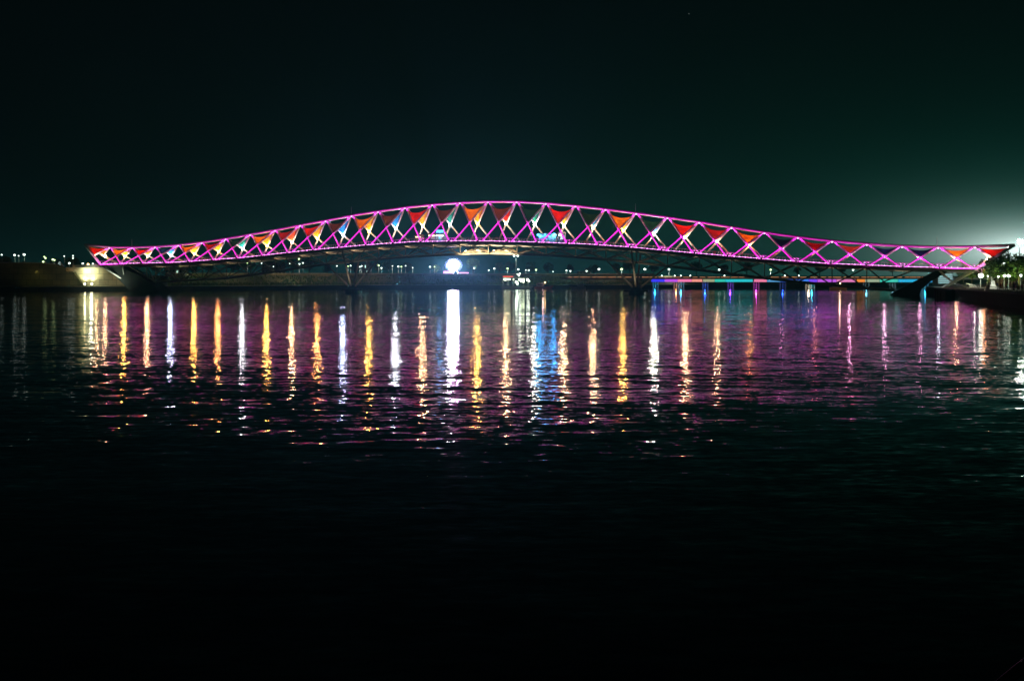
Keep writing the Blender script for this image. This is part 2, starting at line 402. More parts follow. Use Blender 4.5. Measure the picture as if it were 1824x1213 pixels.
for k in range(len(bpts) - 1):
    for j in range(6): l_ = (j + 1) % 6; m.f.append((k * 6 + j, k * 6 + l_, k * 6 + 6 + l_, k * 6 + 6 + j)); m.m.append(0)
bp(m, 'bead_lights', bead)

brace_glow_m = mat('brace_glow', (.5, .1, .4), .5, emit=(.95, .004, .70), es=5)
for i in range(NB):                          # glow lines added on the near braces to feed the magenta water wash
    m = MB(); (a, b), (c, d) = seg_pts(i, 1); o_ = nv * .30
    m.tube(a.lerp(b, .5) + o_, b + o_, .04, n=5); m.tube(c.lerp(d, .5) + o_ + nv * .02, d + o_ + nv * .02, .04, n=5); bp(m, 'glow_strip', brace_glow_m)
# keel and lower truss
kn = [1.7] + list(range(2, 28)) + [27.8]
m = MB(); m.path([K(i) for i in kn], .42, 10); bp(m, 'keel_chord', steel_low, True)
for i in range(2, 27):
    m = MB()
    for side in (1, -1):
        lo = Vector((0, 0, -.5))
        m.tube(E(i, side) + lo, K(i + 1), .17, n=7); m.tube(E(i + 1, side) + lo, K(i), .175, n=7)
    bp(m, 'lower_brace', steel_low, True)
for i in range(2, 28):
    m = MB(); p = base(i); p.z = E(i, 1).z - .7; m.tube(p, K(i), .14, n=7)
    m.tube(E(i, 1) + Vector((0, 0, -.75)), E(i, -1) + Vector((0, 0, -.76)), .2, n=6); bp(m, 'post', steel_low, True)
for i0, i1 in ((1.7, 2), (27, 27.8)):
    m = MB()
    for side in (1, -1):
        e = E(2 if i0 < 5 else 27, side) + Vector((0, 0, -.5)); m.tube(e, K(i0 if i0 < 5 else i1), .17, n=7)
        e = E(1.2 if i0 < 5 else 28.4, side) + Vector((0, 0, -.5)); m.tube(e, K(2 if i0 < 5 else 27), .17, n=7)
    bp(m, 'lower_brace', steel_low, True)
# cream belly panels in the two middle bays
for i in (14, 15):
    m = MB(); g = []
    for a in range(9):
        j = i + .06 + .88 * a / 8; k = K(j); e = E(j, -1) + Vector((0, 0, -.9)); row = []
        for b in range(5):
            t = b / 4 * (.25 + .42 * math.sin(math.pi * a / 8)); p = (k + Vector((0, 0, .1))).lerp(e, t) - nv * .25; row.append(p)
        g.append(row)
    for a in range(8):
        for b in range(4): m.face([g[a][b], g[a + 1][b], g[a + 1][b + 1], g[a][b + 1]])
    bp(m, 'belly_panel', belly_m, True)
    for q_ in (.25, .75):
        c = base(i + q_, 3.4); c.z = K(i + q_).z + .3
        light('belly_lamp', c, (1, .84, .52), 3400, .25, kind='SPOT', target=c - nv * 5 + Vector((0, 0, .9)), size=R(120), blend=.6)
# river piers
for i in (10, 20):
    pb = base(i); pier = empty('pier', pb); pier.parent = bridge; pier.matrix_parent_inverse = Matrix.Translation(-O)
    foot = Vector((pb.x, pb.y, 1.7))
    for q in (K(i - 1), K(i + 1), E(i, 1) + Vector((0, 0, -.9)), E(i, -1) + Vector((0, 0, -.9))):
        m = MB(); d = (q - foot).normalized(); m.tube(foot + Vector((d.x, d.y, 0)) * 1.1, q, .34, .22, n=9)
        o = m.build('leg', steel_low, None, True, org=tuple(pb)); o.parent = pier; o.location = (0, 0, 0)
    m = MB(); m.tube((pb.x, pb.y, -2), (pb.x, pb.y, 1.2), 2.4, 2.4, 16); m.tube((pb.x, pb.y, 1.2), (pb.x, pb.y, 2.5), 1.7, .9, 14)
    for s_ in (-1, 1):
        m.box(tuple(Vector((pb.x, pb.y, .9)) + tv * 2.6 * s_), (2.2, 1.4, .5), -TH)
    light('pier_fill', foot + nv * 6 + Vector((0, 0, .6)), (1, .85, .6), 700, .2, kind='SPOT', target=foot + Vector((0, 0, 6)), size=R(100), blend=.8)  # added fill spot without a fixture, brightens the pier legs
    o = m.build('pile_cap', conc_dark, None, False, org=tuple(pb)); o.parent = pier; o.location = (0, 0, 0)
# leaning end piers
def slab(pxs, wn, wf, name):
    ring = []
    for (px, py) in pxs:
        p = ridge(px, py); ring.append(p)
    m = MB(); m.prism([p + nv * wn for p in ring], [p - nv * wf for p in ring]); return bp(m, name, conc_dark)
slab([(199, 474.5), (222, 474.5), (262, 492), (297, 521), (246, 521)], 3.6, 3.6, 'end_pier')
slab([(1666, 483), (1689, 483), (1656, 502), (1640, 516), (1635, 533), (1576, 533), (1592, 520)], 3.6, 3.6, 'end_pier')
# rakers and braces past the end piers
for ends in (((0, (255, 517)), (.15, (228, 500)), 0), ((NB, (1664, 522)), (29.8, (1697, 503)), 1)):
    (i, bpt), (j, kp), nm = ends
    for side in (1, -1):
        m = MB(); q = ridge(*bpt) + nv * 1.5 * side; m.tube(E(i, side) + Vector((0, 0, -.3)), q, .38, n=9)
        kk = ridge(*kp) + nv * 1.8 * side
        jj = 1.0 if nm == 0 else 29.0
        m.tube(E(jj, side) + Vector((0, 0, -.8)), kk, .26, n=8)
        ft = ridge(236 if nm == 0 else 1722, 514 if nm == 0 else 517) + nv * 2.5 * side; ft.z = 2.2
        m.tube(kk, ft, .24, n=8)
        bp(m, 'raker', steel, True)

# bridge lights -------------------------------------------------------
PINK = (.90, .006, .74)
fix_pink = lampmat('pink_flood', (1, .22, .90), 5)
fix_node = lampmat('pink_node_flood', (1, .45, .95), 5)
def fixture(p, r, matl, name='floodlight'):
    m = MB(); m.ball(p, r, 8); m.tube(p - Vector((0, 0, r * 1.6)), p - Vector((0, 0, r * .5)), r * .7, n=6, mi=1); bp(m, name, [matl, dark_metal])
LCOL = {'o': (1, .36, .06), 'g': (1, .50, .05), 'p': (1, .56, .24), 'w': (.86, .95, 1), 'b': (.50, .68, 1), 'y': (.95, 1, .72), 'r': (1, .34, .2), 'k': (1, .5, .8)}
LSEQ = ['g', 'p', 'b', 'g', 'o', 'w', 'g', 'p', 'o', 'b', 'g', 'w', 'p', 'w', 'g', 'p', 'y', 'p', 'p', 'g', 'y', 'p', 'p', 'o', 'k', 'r', 'k', 'k', 'k', 'p']
LPOW = [1, .7, .8, 1, .9, .6, 1, .8, 1, .8, 1, .7, .9, .45, 1, .8, .8, 1, .8, 1, 1.3, 1.1, 1, .75, .15, .2, .4, .5, .4, 1]
lm = {k: lampmat('crossing_lamp_' + k, v, 120) for k, v in LCOL.items()}
lmw = {k: lampmat('weak_crossing_lamp_' + k, v, 12) for k, v in LCOL.items()}
for i in range(NB):
    c = cross(i, -1); c0 = c + nv * .75
    big = LPOW[i] > .3
    fixture(c0, .20 + .13 * min(1, LPOW[i]), (lm if big else lmw)[LSEQ[i]], 'crossing_lamp')
    light('crossing_light', c0 + nv * .45, tuple(min(1, x * .85 + .15 * y) for x, y in zip(LCOL[LSEQ[i]], (1, .8, .55))), 850 * LPOW[i], .3)
    tg = T(i + 1).lerp(cross(i, -1), .62); e2 = E(i + .75, -1) + nv * 4.0 + Vector((0, 0, .4))
    light('sail_fill', e2, (1, .86, .62) if FARC[i] in ('yellow', 'orange', 'red', 'salmon') else (.8, .92, 1), (6500 if i < 22 else 1500) * ((ztop(i) - e2.z) / 12) ** 2, .15, kind='SPOT', target=tg, size=R(38), blend=.8)  # added fill spot, lifts the upper part of the far sail
    light('streak_boost', c0 + nv * .5, LCOL[LSEQ[i]], 750 * LPOW[i], .34, kind='SPOT', target=(0, 60, -40), size=R(70), blend=.6)  # extra spot aimed at the water, added to strengthen the lamp streak
    if i >= 19: light('pink_spot', cross(i, 1) + nv * 1.6, PINK, 90 + 160 * (i - 19) / 11, .15, kind='SPOT', target=cross(i, 1), size=R(160), blend=.4)
    e = E(i + .5, -1) + nv * 3.0 + Vector((0, 0, .4)); light('far_brace_fill', e, (1, .80, .50) if i < 22 else (1, .55, .2), 2000 * LPOW[i] * ((ztop(i) - e.z) / 12) ** 1.5, .2, kind='SPOT', target=cross(i, -1), size=R(105), blend=.8)  # unseen fill added at deck level to brighten the far braces
    if i >= 21: fixture(cross(i, 1) + nv * .5, .13, fix_pink, 'crossing_lamp')
for side_tip, i in ((tipL, 0), (tipR, NB)):
    for side in (1, -1):
        q = side_tip.lerp(E(i, side), .55) - side * nv * .5 + Vector((0, 0, -.3)); k = q - tv * (1.2 if i else -1.2)
        if side < 0: fixture(k, .3, lm['p'], 'crossing_lamp')
        light('crossing_light', k + nv * .3, (1, .62, .35), 450, .25)
for i in range(NB + 1):
    for q_ in (-1, 1):
        f0 = T(i) + nv * .95 + Vector((0, 0, -.75)) + tv * .5 * q_
        light('pink_spot', f0, PINK, 280 * (1 if i < 18 else 1 - .5 * (i - 18) / 12), .1, kind='SPOT', target=T(i) + tv * 6.5 * q_ + Vector((0, 0, (ztop(i + q_) - ztop(i)) * .6 + .1)), size=R(110), blend=1)
    fixture(T(i) + nv * .46 + Vector((0, 0, -.35)), .2, fix_node)
    e = E(i, 1) + nv * 2.4 + Vector((0, 0, .2)); m = MB(); m.tube(E(i, 1) + Vector((0, 0, -.3)), e - Vector((0, 0, .3)), .07, n=5); m.box(tuple(e - Vector((0, 0, .15))), (.5, .5, .3), -TH); bp(m, 'added_spot_bracket', dark_metal)  # outrigger made up to hold the pink spot clear of the truss
    hh = ztop(i) - e.z
    light('pink_spot', e, PINK, 3600 * (hh / 13) ** 1.6, .2, kind='SPOT', target=base(i, wid(i) * .35) * 1.0 + Vector((0, 0, e.z + hh * .72)), size=R(120), blend=1)
    if i > 19:
        m = MB()
        for s_ in (-.45, .45): m.ball(E(i, 1, s_) + nv * .25 + Vector((0, 0, .75)), .11, 7)
        bp(m, 'floodlight', fix_pink)
    if 2 <= i <= 28:                       # warm lamps under the deck
        pw = 60 * math.exp(-((i - 13.5) / 5.5) ** 2) + 14
        q = base(i, -1.0); q.z = E(i, 1).z - 2.0; light('under_deck_light', q, (1, .72, .38), pw * 13, .2, kind='SPOT', target=q + Vector((0, 0, 3)), size=R(165), blend=.4)
        if i % 1 == 0:
            q2 = base(i + .5 if i < 28 else i, 0); q2.z = E(i, 1).z + 3.6; light('deck_fill', q2, (1, .58, .22), 130, .25, kind='SPOT', target=q2 - Vector((0, 0, 3)), size=R(130), blend=.4)  # second one is an unseen fill over the deck, no fixture
for i, tip in ((0, tipL), (NB, tipR)):
    e = E(i, 1) + nv * 3.5; light('pink_spot', e, (1, .3, .6), 1800, .2, kind='SPOT', target=e.lerp(tip, .5) - nv * 2, size=R(110), blend=1)
for a, tgt, pw in (((215, 508), (222, 492), 2600), ((1690, 515), (1700, 497), 3000), ((160, 487), (160, 477), 2600)):
    e = ridge(*a) + nv * 8; light('end_light', e, (.85, 1, .72), pw, .2, kind='SPOT', target=ridge(*tgt), size=R(140), blend=.8)
light('end_light', ridge(240, 512) + Vector((-2, 4, 1.5)), (.8, 1, .8), 260, .3)
light('end_light', ridge(1700, 517) + nv * 3, (.85, 1, .72), 420, .3)
light('end_light', ridge(1672, 505), (.75, .95, 1), 160, .3)

#PART2#
# ------------------------------------------------------------------ people
def person_mesh(pose, name):
    v = []; e = []; r = []
    def add(p, rad, par=None):
        v.append(p); r.append(rad)
        if par is not None: e.append((par, len(v) - 1))
        return len(v) - 1
    pel = add((0, 0, .95), .13); ch = add((0, 0, 1.28), .15, pel); nk = add((0, 0, 1.47), .06, ch); hd = add((0, .01, 1.58), .09, nk); add((0, .01, 1.70), .075, hd)
    st_ = {'stand': .03, 'walk': .22}[pose]
    for s_, k in ((-1, 1), (1, -1)):
        h = add((.09 * s_, 0, .90), .10, pel); kn_ = add((.10 * s_, st_ * k * .6 + .02, .50), .065, h); an = add((.10 * s_, st_ * k, .09), .045, kn_); add((.11 * s_, st_ * k + .14, .04), .04, an)
        sh = add((.19 * s_, 0, 1.40), .06, ch); el = add((.24 * s_, -st_ * k * .5, 1.12), .045, sh); wr = add((.23 * s_, -st_ * k * .7 + .10, .88), .03, el); add((.225 * s_, -st_ * k * .7 + .12, .79), .032, wr)
    me = bpy.data.meshes.new(name); me.from_pydata(v, e, []); me.update()
    o = bpy.data.objects.new(name, me); COL.objects.link(o)
    md = o.modifiers.new('skin', 'SKIN'); sb = o.modifiers.new('sub', 'SUBSURF'); sb.levels = 1; sb.render_levels = 1
    if not me.skin_vertices: me.attributes  # layer is made with the modifier below
    bm_ = None
    import bmesh
    bm_ = bmesh.new(); bm_.from_mesh(me); ly = bm_.verts.layers.skin.verify()
    for i, q in enumerate(bm_.verts): q[ly].radius = (r[i], r[i]); q[ly].use_root = (i == 0)
    bm_.to_mesh(me); bm_.free()
    dg = bpy.context.evaluated_depsgraph_get(); dg.update()
    out = bpy.data.meshes.new_from_object(o.evaluated_get(dg)); bpy.data.objects.remove(o)
    return out
skin_m = mat('skin', (.28, .15, .09), .6); hair_m = mat('black_hair', (.012, .01, .01), .7)
CLO = {'red': (.5, .03, .03), 'white': (.7, .7, .68), 'dark': (.03, .03, .035), 'blue': (.04, .09, .35), 'yellow': (.6, .42, .05), 'pink': (.6, .12, .3)}
trous = {'dark': mat('dark_trousers', (.03, .03, .04), .8), 'tan': mat('tan_trousers', (.30, .22, .13), .8)}
people_src = {}
def make_person(pose, shirt, tr):
    key = (pose, shirt, tr)
    if key in people_src: return people_src[key]
    me = person_mesh(pose, 'person')
    sm = bpy.data.materials.get('shirt_' + shirt) or mat('shirt_' + shirt, CLO[shirt], .85)
    me.materials.clear()
    for q in (skin_m, hair_m, sm, trous[tr]): me.materials.append(q)
    for f in me.polygons:
        z = sum(me.vertices[i].co.z for i in f.vertices) / len(f.vertices); y = sum(me.vertices[i].co.y for i in f.vertices) / len(f.vertices); x = abs(sum(me.vertices[i].co.x for i in f.vertices) / len(f.vertices))
        f.material_index = 3 if z < .98 and x < .19 and z > .08 else (2 if .98 <= z < 1.45 and not (x > .2 and z < 1.15) else (1 if z > 1.64 or (z > 1.52 and y < -.02) else (1 if z <= .08 else 0)))
        f.use_smooth = True
    people_src[key] = me
    return me
def person(loc, rz, pose, shirt, tr, label, group):
    o = bpy.data.objects.new('person', make_person(pose, shirt, tr)); COL.objects.link(o); o.location = loc; o.rotation_euler.z = rz
    s_ = random.uniform(.94, 1.04); o.scale = (s_, s_, s_)
    return tag(o, label, 'person', group)
def deck_at(px, lat):
    lo, hi = 0.0, float(NB)
    for _ in range(40):
        md = (lo + hi) / 2; p = base(md) + nv * lat
        if 912 + F * p.x / p.y < px: lo = md
        else: hi = md
    p = base(lo) + nv * lat; z = E(lo, 1).z - .35; return Vector((p.x, p.y, z)), lo
rs = random.Random(5)
spots = [(rs.uniform(1040, 1300), rs.uniform(2.5, 5.6)) for _ in range(22)] + [(rs.uniform(690, 1040), rs.uniform(1, 5.4)) for _ in range(20)] + [(rs.uniform(330, 690), rs.uniform(2.5, 5)) for _ in range(10)] + [(rs.uniform(1300, 1690), rs.uniform(2, 4.6)) for _ in range(12)]
for px, lat in spots:
    pose = rs.choice(['stand', 'walk']); sh = rs.choice(list(CLO)); tr = rs.choice(['dark', 'tan'])
    p, j = deck_at(px, lat)
    part = 'left' if px < 690 else ('middle' if px < 1040 else ('right of the middle' if px < 1300 else 'right'))
    person(p, rs.uniform(0, 6.28) if pose == 'stand' else -TH + rs.choice([-1.57, 1.57]), pose, sh, tr, f'person in {sh} shirt and {tr} trousers {"standing" if pose == "stand" else "walking"} on the bridge, {part}', f'people on the bridge {part} stretch')

# ------------------------------------------------------------------ kiosks and planters on the deck
cyan_l = lampmat('blue_white_screen', (.10, .5, 1), 2.2); blue_l = lampmat('blue_lamp', (.02, .42, 1), 26)
def kiosk(px, lat, wd, ht, label, body, lampm, roofm, screen=None, group=None, pw=60, lc=(1, .8, .5)):
    p, j = deck_at(px, lat); k = empty('kiosk', p, -TH); tag(k, label, 'kiosk', group)
    m = MB(); m.box((0, 0, ht * .22), (wd, 2.2, ht * .44)); m.box((-wd * .46, .9, ht * .6), (.2, .2, ht * .8)); m.box((wd * .46, .9, ht * .6), (.2, .2, ht * .8)); m.box((-wd * .46, -.9, ht * .6), (.2, .2, ht * .8)); m.box((wd * .46, -.9, ht * .6), (.2, .2, ht * .8))
    m.build('counter', body, k)
    m = MB(); m.prism([(-wd * .58, -1.5, ht), (wd * .58, -1.5, ht), (wd * .58, 1.5, ht), (-wd * .58, 1.5, ht)], [(-wd * .42, -.9, ht + .5), (wd * .42, -.9, ht + .5), (wd * .42, .9, ht + .5), (-wd * .42, .9, ht + .5)]); m.build('roof', roofm, k)
    m = MB(); m.box((0, -1.12, ht * .86), (wd * .8, .1, .28)); m.build('light_strip', lampm, k)
    m = MB(); m.box((0, 1.0, ht * .66), (wd * .86, .12, ht * .42)); m.build('back_panel', whitefab, k)
    if screen:
        m = MB(); m.box((0, -1.0, ht + 1.0), (wd * .8, .18, .9)); m.box((0, -1.0, ht + .4), (.3, .15, .4)); m.build('screen', screen, k)
    light('kiosk_light', p + Vector((0, -.9, ht * .8)), lc, pw, .2)
    return k
kiosk(771, .5, 2.6, 3.0, 'white framed kiosk with warm counter light on the bridge deck, left of the blue screen', wallm, lampmat('kiosk_warm', (1, .75, .4), 5), tan)
kiosk(785.5, .5, 3.2, 2.9, 'kiosk under a glowing pale blue screen on the bridge deck', wallm, lampmat('kiosk_white', (.8, .95, 1), 6), wallm, cyan_l, pw=50, lc=(.7, .9, 1))
kiosk(747, .5, 2.2, 2.6, 'small warm kiosk leftmost of the stalls on the bridge deck', tan, lampmat('kiosk_warm_small', (1, .7, .3), 5), tan)
kiosk(1001, .2, 1.8, 3.6, 'tall narrow white stall right of the blue lamps on the bridge', wallm, lampmat('stall_white', (.9, .95, .8), 8), whitefab, pw=140, lc=(.9, 1, .9))
kiosk(976, .2, 5.2, 3.0, 'wide white stall hung with bright blue lamps at the middle of the bridge', wallm, lampmat('stall_blue', (.05, .5, 1), 3), wallm, pw=70, lc=(.25, .65, 1))
for px, py, r_ in ((958.5, 418.5, .34), (962.5, 421, .45), (971, 417.5, .3), (986.5, 419.5, .62), (783, 424, .28)):
    p, j = deck_at(px, 1.5); p2 = at(px, py, p.y)
    lo = empty('festoon_lamp', (p.x, p.y, p.z)); h_ = p2.z - p.z
    tag(lo, {958.5: 'small blue lamp on a thin post, leftmost above the wide stall', 962.5: 'bright blue globe lamp second from left at the wide stall', 971: 'pale blue lamp on a post over the middle of the wide stall', 986.5: 'largest and brightest blue globe lamp at the right end of the wide stall', 783: 'blue lamp on a post in front of the screen kiosk'}[px], 'lamp')
    m = MB(); m.tube((0, 0, 0), (0, 0, h_), .05, n=6); m.build('post', dark_metal, lo)
    m = MB(); m.ball((0, 0, h_), r_, 9); m.build('globe', blue_l if r_ > .3 else cyan_l, lo)
    light('festoon_light', (p.x, p.y, p2.z) + nv * 0 if False else Vector((p.x, p.y, p2.z)) + nv * (r_ + .2), (.03, .42, 1), 650 * r_, r_)

def blob_leaves(mb, c, rx, rz_, n, size, rnd, mis=3):
    cl = [(rnd.gauss(0, .5), rnd.gauss(0, .5), rnd.uniform(-.8, .8)) for _ in range(max(6, n // 45))]
    for _ in range(n):
        q = rnd.choice(cl); d = Vector((rnd.gauss(0, 1), rnd.gauss(0, 1), rnd.gauss(0, 1))).normalized() * rnd.uniform(.15, .42)
        x, y, z = q[0] + d.x, q[1] + d.y, q[2] + d.z
        l = math.sqrt(x * x + y * y + z * z)
        if l > 1: x, y, z = x / l, y / l, z / l
        p = Vector((c[0] + x * rx, c[1] + y * rx, c[2] + z * rz_))
        a = Vector((rnd.gauss(0, 1), rnd.gauss(0, 1), rnd.gauss(0, 1))).normalized(); b = a.cross(Vector((rnd.gauss(0, 1), rnd.gauss(0, 1), rnd.gauss(0, 1)))).normalized(); s_ = size * rnd.uniform(.5, 1.3)
        mb.face([p - a * s_, p - b * s_ * .5, p + a * s_, p + b * s_ * .5], rnd.randrange(mis))
protos = []
for k in range(4):
    rnd = random.Random(30 + k); h = [9, 8, 7, 10][k]
    cm = MB(); cx = rnd.uniform(-.3, .3)
    blob_leaves(cm, (cx, 0, h * .64), [3.6, 3.2, 2.9, 3.0][k], h * .36, 1500, .34, rnd)
    tm = MB(); tm.tube((0, 0, -.3), (.05, 0, h * .42), .26, .17, 8)
    for q in range(6):
        a = q * 1.05 + rnd.random(); z0 = h * rnd.uniform(.28, .45); tm.tube((.03, 0, z0), (math.cos(a) * 1.7 + cx, math.sin(a) * 1.7, z0 + h * rnd.uniform(.15, .33)), .10, .03, 5)
    cme = cm.build('crown', leafm); tme = tm.build('trunk', bark); protos.append((cme.data, tme.data))
    bpy.data.objects.remove(cme); bpy.data.objects.remove(tme)
def tree(loc, s_, k, label, group=None, rz=None):
    r_ = empty('tree', loc, random.uniform(0, 6.28) if rz is None else rz); r_.scale = (s_ * random.uniform(.9, 1.15), s_ * random.uniform(.9, 1.15), s_)
    tag(r_, label, 'tree', group)
    for nm, me in zip(('crown', 'trunk'), protos[k % 4]):
        o = bpy.data.objects.new(nm, me); COL.objects.link(o); o.parent = r_
    return r_
def planter(px, lat, label):
    p, j = deck_at(px, lat); k = empty('planter', p, -TH); tag(k, label, 'planter')
    m = MB(); m.prism([(-.7, -.5, 0), (.7, -.5, 0), (.7, .5, 0), (-.7, .5, 0)], [(-.9, -.6, .7), (.9, -.6, .7), (.9, .6, .7), (-.9, .6, .7)]); m.build('tub', wallm, k)
    m = MB(); blob_leaves(m, (0, 0, 1.5), 1.0, .9, 160, .16, random.Random(int(px))); m.build('shrub', leafm, k)
for px, lb in ((732, 'leafy planter left of the warm kiosk on the bridge'), (812, 'leafy planter right of the blue screen kiosk'), (884, 'leafy planter left of the bridge centre between two braces'), (945, 'leafy planter just left of the blue lamps on the bridge'), (1110, 'leafy planter above the right river pier, left one'), (1137, 'leafy planter above the right river pier, right one'), (640, 'leafy planter above the left river pier')):
    planter(px, 1.5, lb)

# ------------------------------------------------------------------ lamps on the banks
def street_lamp(px, py, Y, zb, headm, label, group, r_=.38, power=0, col=(.85, 1, .88), double=False, arm=.0):
    p = at(px, py, Y); o = empty('street_lamp', (p.x, p.y, zb)); h = p.z - zb
    tag(o, label, 'street lamp', group)
    m = MB(); m.tube((0, .3, 0), (0, .3, h + .2), .11, .06, 7); m.tube((0, .3, h + .2), (0, -.1, h + .25), .05, n=5); m.tube((0, .3, 0), (0, .3, .5), .18, n=7)
    if double: m.tube((-.9, .3, h + .1), (.9, .3, h + .1), .05, n=5)
    m.build('pole', pole_m, o)
    for dx in ((-.9, .9) if double else (0,)):
        m = MB(); m.ball((dx, 0, h), r_, 8, sz=.8); m.build('lamp_head', headm, o)
    if power: light('lamp_light', (p.x, p.y - .9, p.z - .4), col, power, .3, kind='SPOT', target=(p.x, p.y - 1.5, p.z - 4), size=R(140), blend=.4)
    return o
far_l = [(440.5, 468.6, .30), (466, 469, .26), (487, 475, .24), (516, 470, .26), (532.6, 461.6, .40), (533.5, 470.5, .32), (539.6, 468.6, .32), (600, 474, .30), (620, 474.5, .30), (624.5, 473.5, .34), (641, 475.5, .32), (644, 474, .34), (674.5, 473, .42), (679.5, 477.6, .38), (699, 474, .26), (709.5, 475, .42), (715, 475.3, .36), (722.5, 473.8, .26), (735, 477, .26), (766, 475.5, .40), (774, 475.3, .30), (844.5, 477.7, .42), (870.5, 481.5, .34), (880.5, 478.6, .42), (904, 478.6, .44), (923.3, 480, .44), (936.6, 481.3, .26), (941.8, 481.5, .38), (954.8, 481, .45), (985, 484, .24), (1009, 482, .38), (1016, 483, .38), (1028, 489.5, .36), (1044.8, 483, .38), (1057.8, 491.7, .36), (1066.8, 479.7, .55), (1107.2, 479.7, .58), (1148.6, 479.7, .58), (1191.6, 480, .52), (1281, 480.6, .50), (1372.8, 480.8, .48), (1519.6, 481, .50)]
far_l.sort()
for i, (px, py, r_) in enumerate(far_l):
    Y = 500 if px < 560 else 540
    zb = 6.0
    street_lamp(px, py, Y, zb, white_l if i % 4 else green_l, f'small white street lamp on the far bank, {ordi(i)} from the left', 'street lamps along the far bank', r_, power=(1400 if i % 2 == 0 else 0) if px < 1000 else (2500 if i % 2 == 0 else 0))
left_l = [(3, 454, .3), (26, 454.6, .42), (33, 456, .25), (43, 453.7, .5), (77, 466.4, .38), (79, 457.6, .3), (81, 460, .36), (94, 462.5, .42), (97, 463.4, .34), (114.5, 456.5, .24), (123.5, 469, .42), (130, 456, .3), (130, 460, .3), (147.4, 469.5, .4), (165.5, 470, .32)]
for i, (px, py, r_) in enumerate(left_l):
    gm = green_l if i in (4, 5, 6, 7, 8) else white_l
    street_lamp(px, py, 452, 6.0, gm, f'{"yellow green" if gm is green_l else "white"} lamp above the left embankment, {ordi(i)} from the left edge', 'lamps above the left embankment', r_, power=400 if i in (1, 3, 7, 10) else 0, col=(.6, 1, .7))
street_lamp(67, 481, 417, 1.9, green_l, 'yellowish wall lamp in front of the tan retaining wall', None, .38, power=160, col=(1, .85, .25))
street_lamp(157, 471, 452, 6.0, warm_l, 'orange lamp at the left landing of the bridge', None, .5, power=600, col=(1, .6, .2))
street_lamp(919, 456, 540, 6.0, white_l, 'tall twin floodlight mast behind the floating restaurant', None, .5, power=3000, double=True)
# right bank lamps
rl = [(1747.3, 491, 290, .62, 900, 'bright white lamp on a post left of the round trees'), (1759.5, 492, 300, .22, 0, 'small teal lamp right of the brightest post lamp'), (1789.5, 491.5, 262, .36, 200, 'white lamp under the trees, left of the pair'), (1797.5, 491, 262, .42, 300, 'white lamp under the trees, right of the pair'), (1778.5, 493, 262, .2, 0, 'small white lamp under the trees left of the pair'), (1785.5, 472, 330, .45, 0, 'lamp in the tree tops, left of the cluster'), (1789, 470, 335, .45, 0, 'lamp in the tree tops, topmost of the cluster'), (1790, 474, 325, .5, 0, 'lamp in the tree tops, lowest of the cluster'), (1819, 491, 240, .3, 200, 'white lamp at the right edge by the quay')]
for px, py, Y, r_, pw, lb in rl:
    street_lamp(px, py, Y, 2.3 if Y < 320 else 5.0, lampmat('quay_lamp', (.88, 1, .82), 26 if r_ > .6 else 10), lb, 'lamps on the right bank', r_, power=pw, col=(.85, 1, .7))
for px, py, Y, sz_, lb in ((1817, 431, 430, 1.1, 'huge blinding floodlight mast at the right edge behind the trees'), (1797, 442, 520, .7, 'smaller floodlight mast left of the blinding one')):
    p = at(px, py, Y); o = empty('floodlight_mast', (p.x, p.y, 5)); tag(o, lb, 'floodlight mast'); h = p.z - 5
    m = MB(); m.tube((0, .5, 0), (0, .5, h), .35, .2, 8); m.box((0, .35, h), (sz_ * 1.7, .2, .2)); m.build('mast', dark_metal, o)
    m = MB()
    for a in (-1, 0, 1):
        for b in (-.5, .5): m.ball((a * sz_ * .62, -.1, h + b * sz_ * .8), sz_ * .33, 8)
    m.build('lamp_cluster', lampmat('stadium_lamp', (1, 1, .92), 90), o)
    light('mast_light', (p.x, p.y - 2, p.z), (.90, 1, .92), 12000 if sz_ > 1 else 5000, 1.0)

# ------------------------------------------------------------------ stage with the blinding screen under the arch
p = at(808, 472, 560); o = empty('light_tower', (p.x, p.y, 6)); tag(o, 'blinding blue white floodlight bank on a tower under the arch', 'light tower'); h = p.z - 6
m = MB()
for dx in (-2.6, 2.6): m.tube((dx, .6, 0), (dx, .6, h + 2), .2, n=6); m.tube((dx, .6, 0), (-dx, .6, h), .1, n=5)
m.build('tower_frame', dark_metal, o)
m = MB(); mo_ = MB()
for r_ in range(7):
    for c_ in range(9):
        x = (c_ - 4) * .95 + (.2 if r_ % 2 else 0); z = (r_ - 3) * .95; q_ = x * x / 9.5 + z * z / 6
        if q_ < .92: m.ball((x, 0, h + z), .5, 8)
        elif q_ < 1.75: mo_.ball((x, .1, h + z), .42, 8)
m.build('lamp_array', mat('blinding_lamp', (.5, .5, .5), .4, emit=(.82, .88, 1), es=110), o)
mo_.build('glare_edge', lampmat('blue_glare_edge', (.40, .50, 1), 1.3), o)  # dim glowing balls added to soften the floodlight's edge like glare
m = MB()
for k in range(16):
    t_ = k * math.pi / 8; m.ball((4.0 * math.cos(t_), .2, h + 3.1 * math.sin(t_) - .2), .62, 7)
m.build('glare_ring', lampmat('violet_glare_ring', (.30, .38, 1), .7), o)  # added glow ring standing in for the outer halo of the floodlight
light('tower_light', (p.x, p.y - 1.5, p.z), (1, .36, .85), 480000, 1.2, kind='SPOT', target=(-10, 200, -42), size=R(28), blend=.6)
st_o = empty('event_stage', (p.x, p.y - 4, 6)); tag(st_o, 'pink lit event stage below the blinding floodlight', 'stage')
m = MB(); m.box((1, 0, .6), (13, 5, 1.2)); m.build('platform', dark_metal, st_o)
m = MB(); m.box((-2.2, -2.55, 1.5), (5, .15, 1.2)); m.box((5, -2.55, 1.2), (5.5, .15, .6)); m.build('light_wall', lampmat('pink_stage', (1, .35, .85), 2.2), st_o)
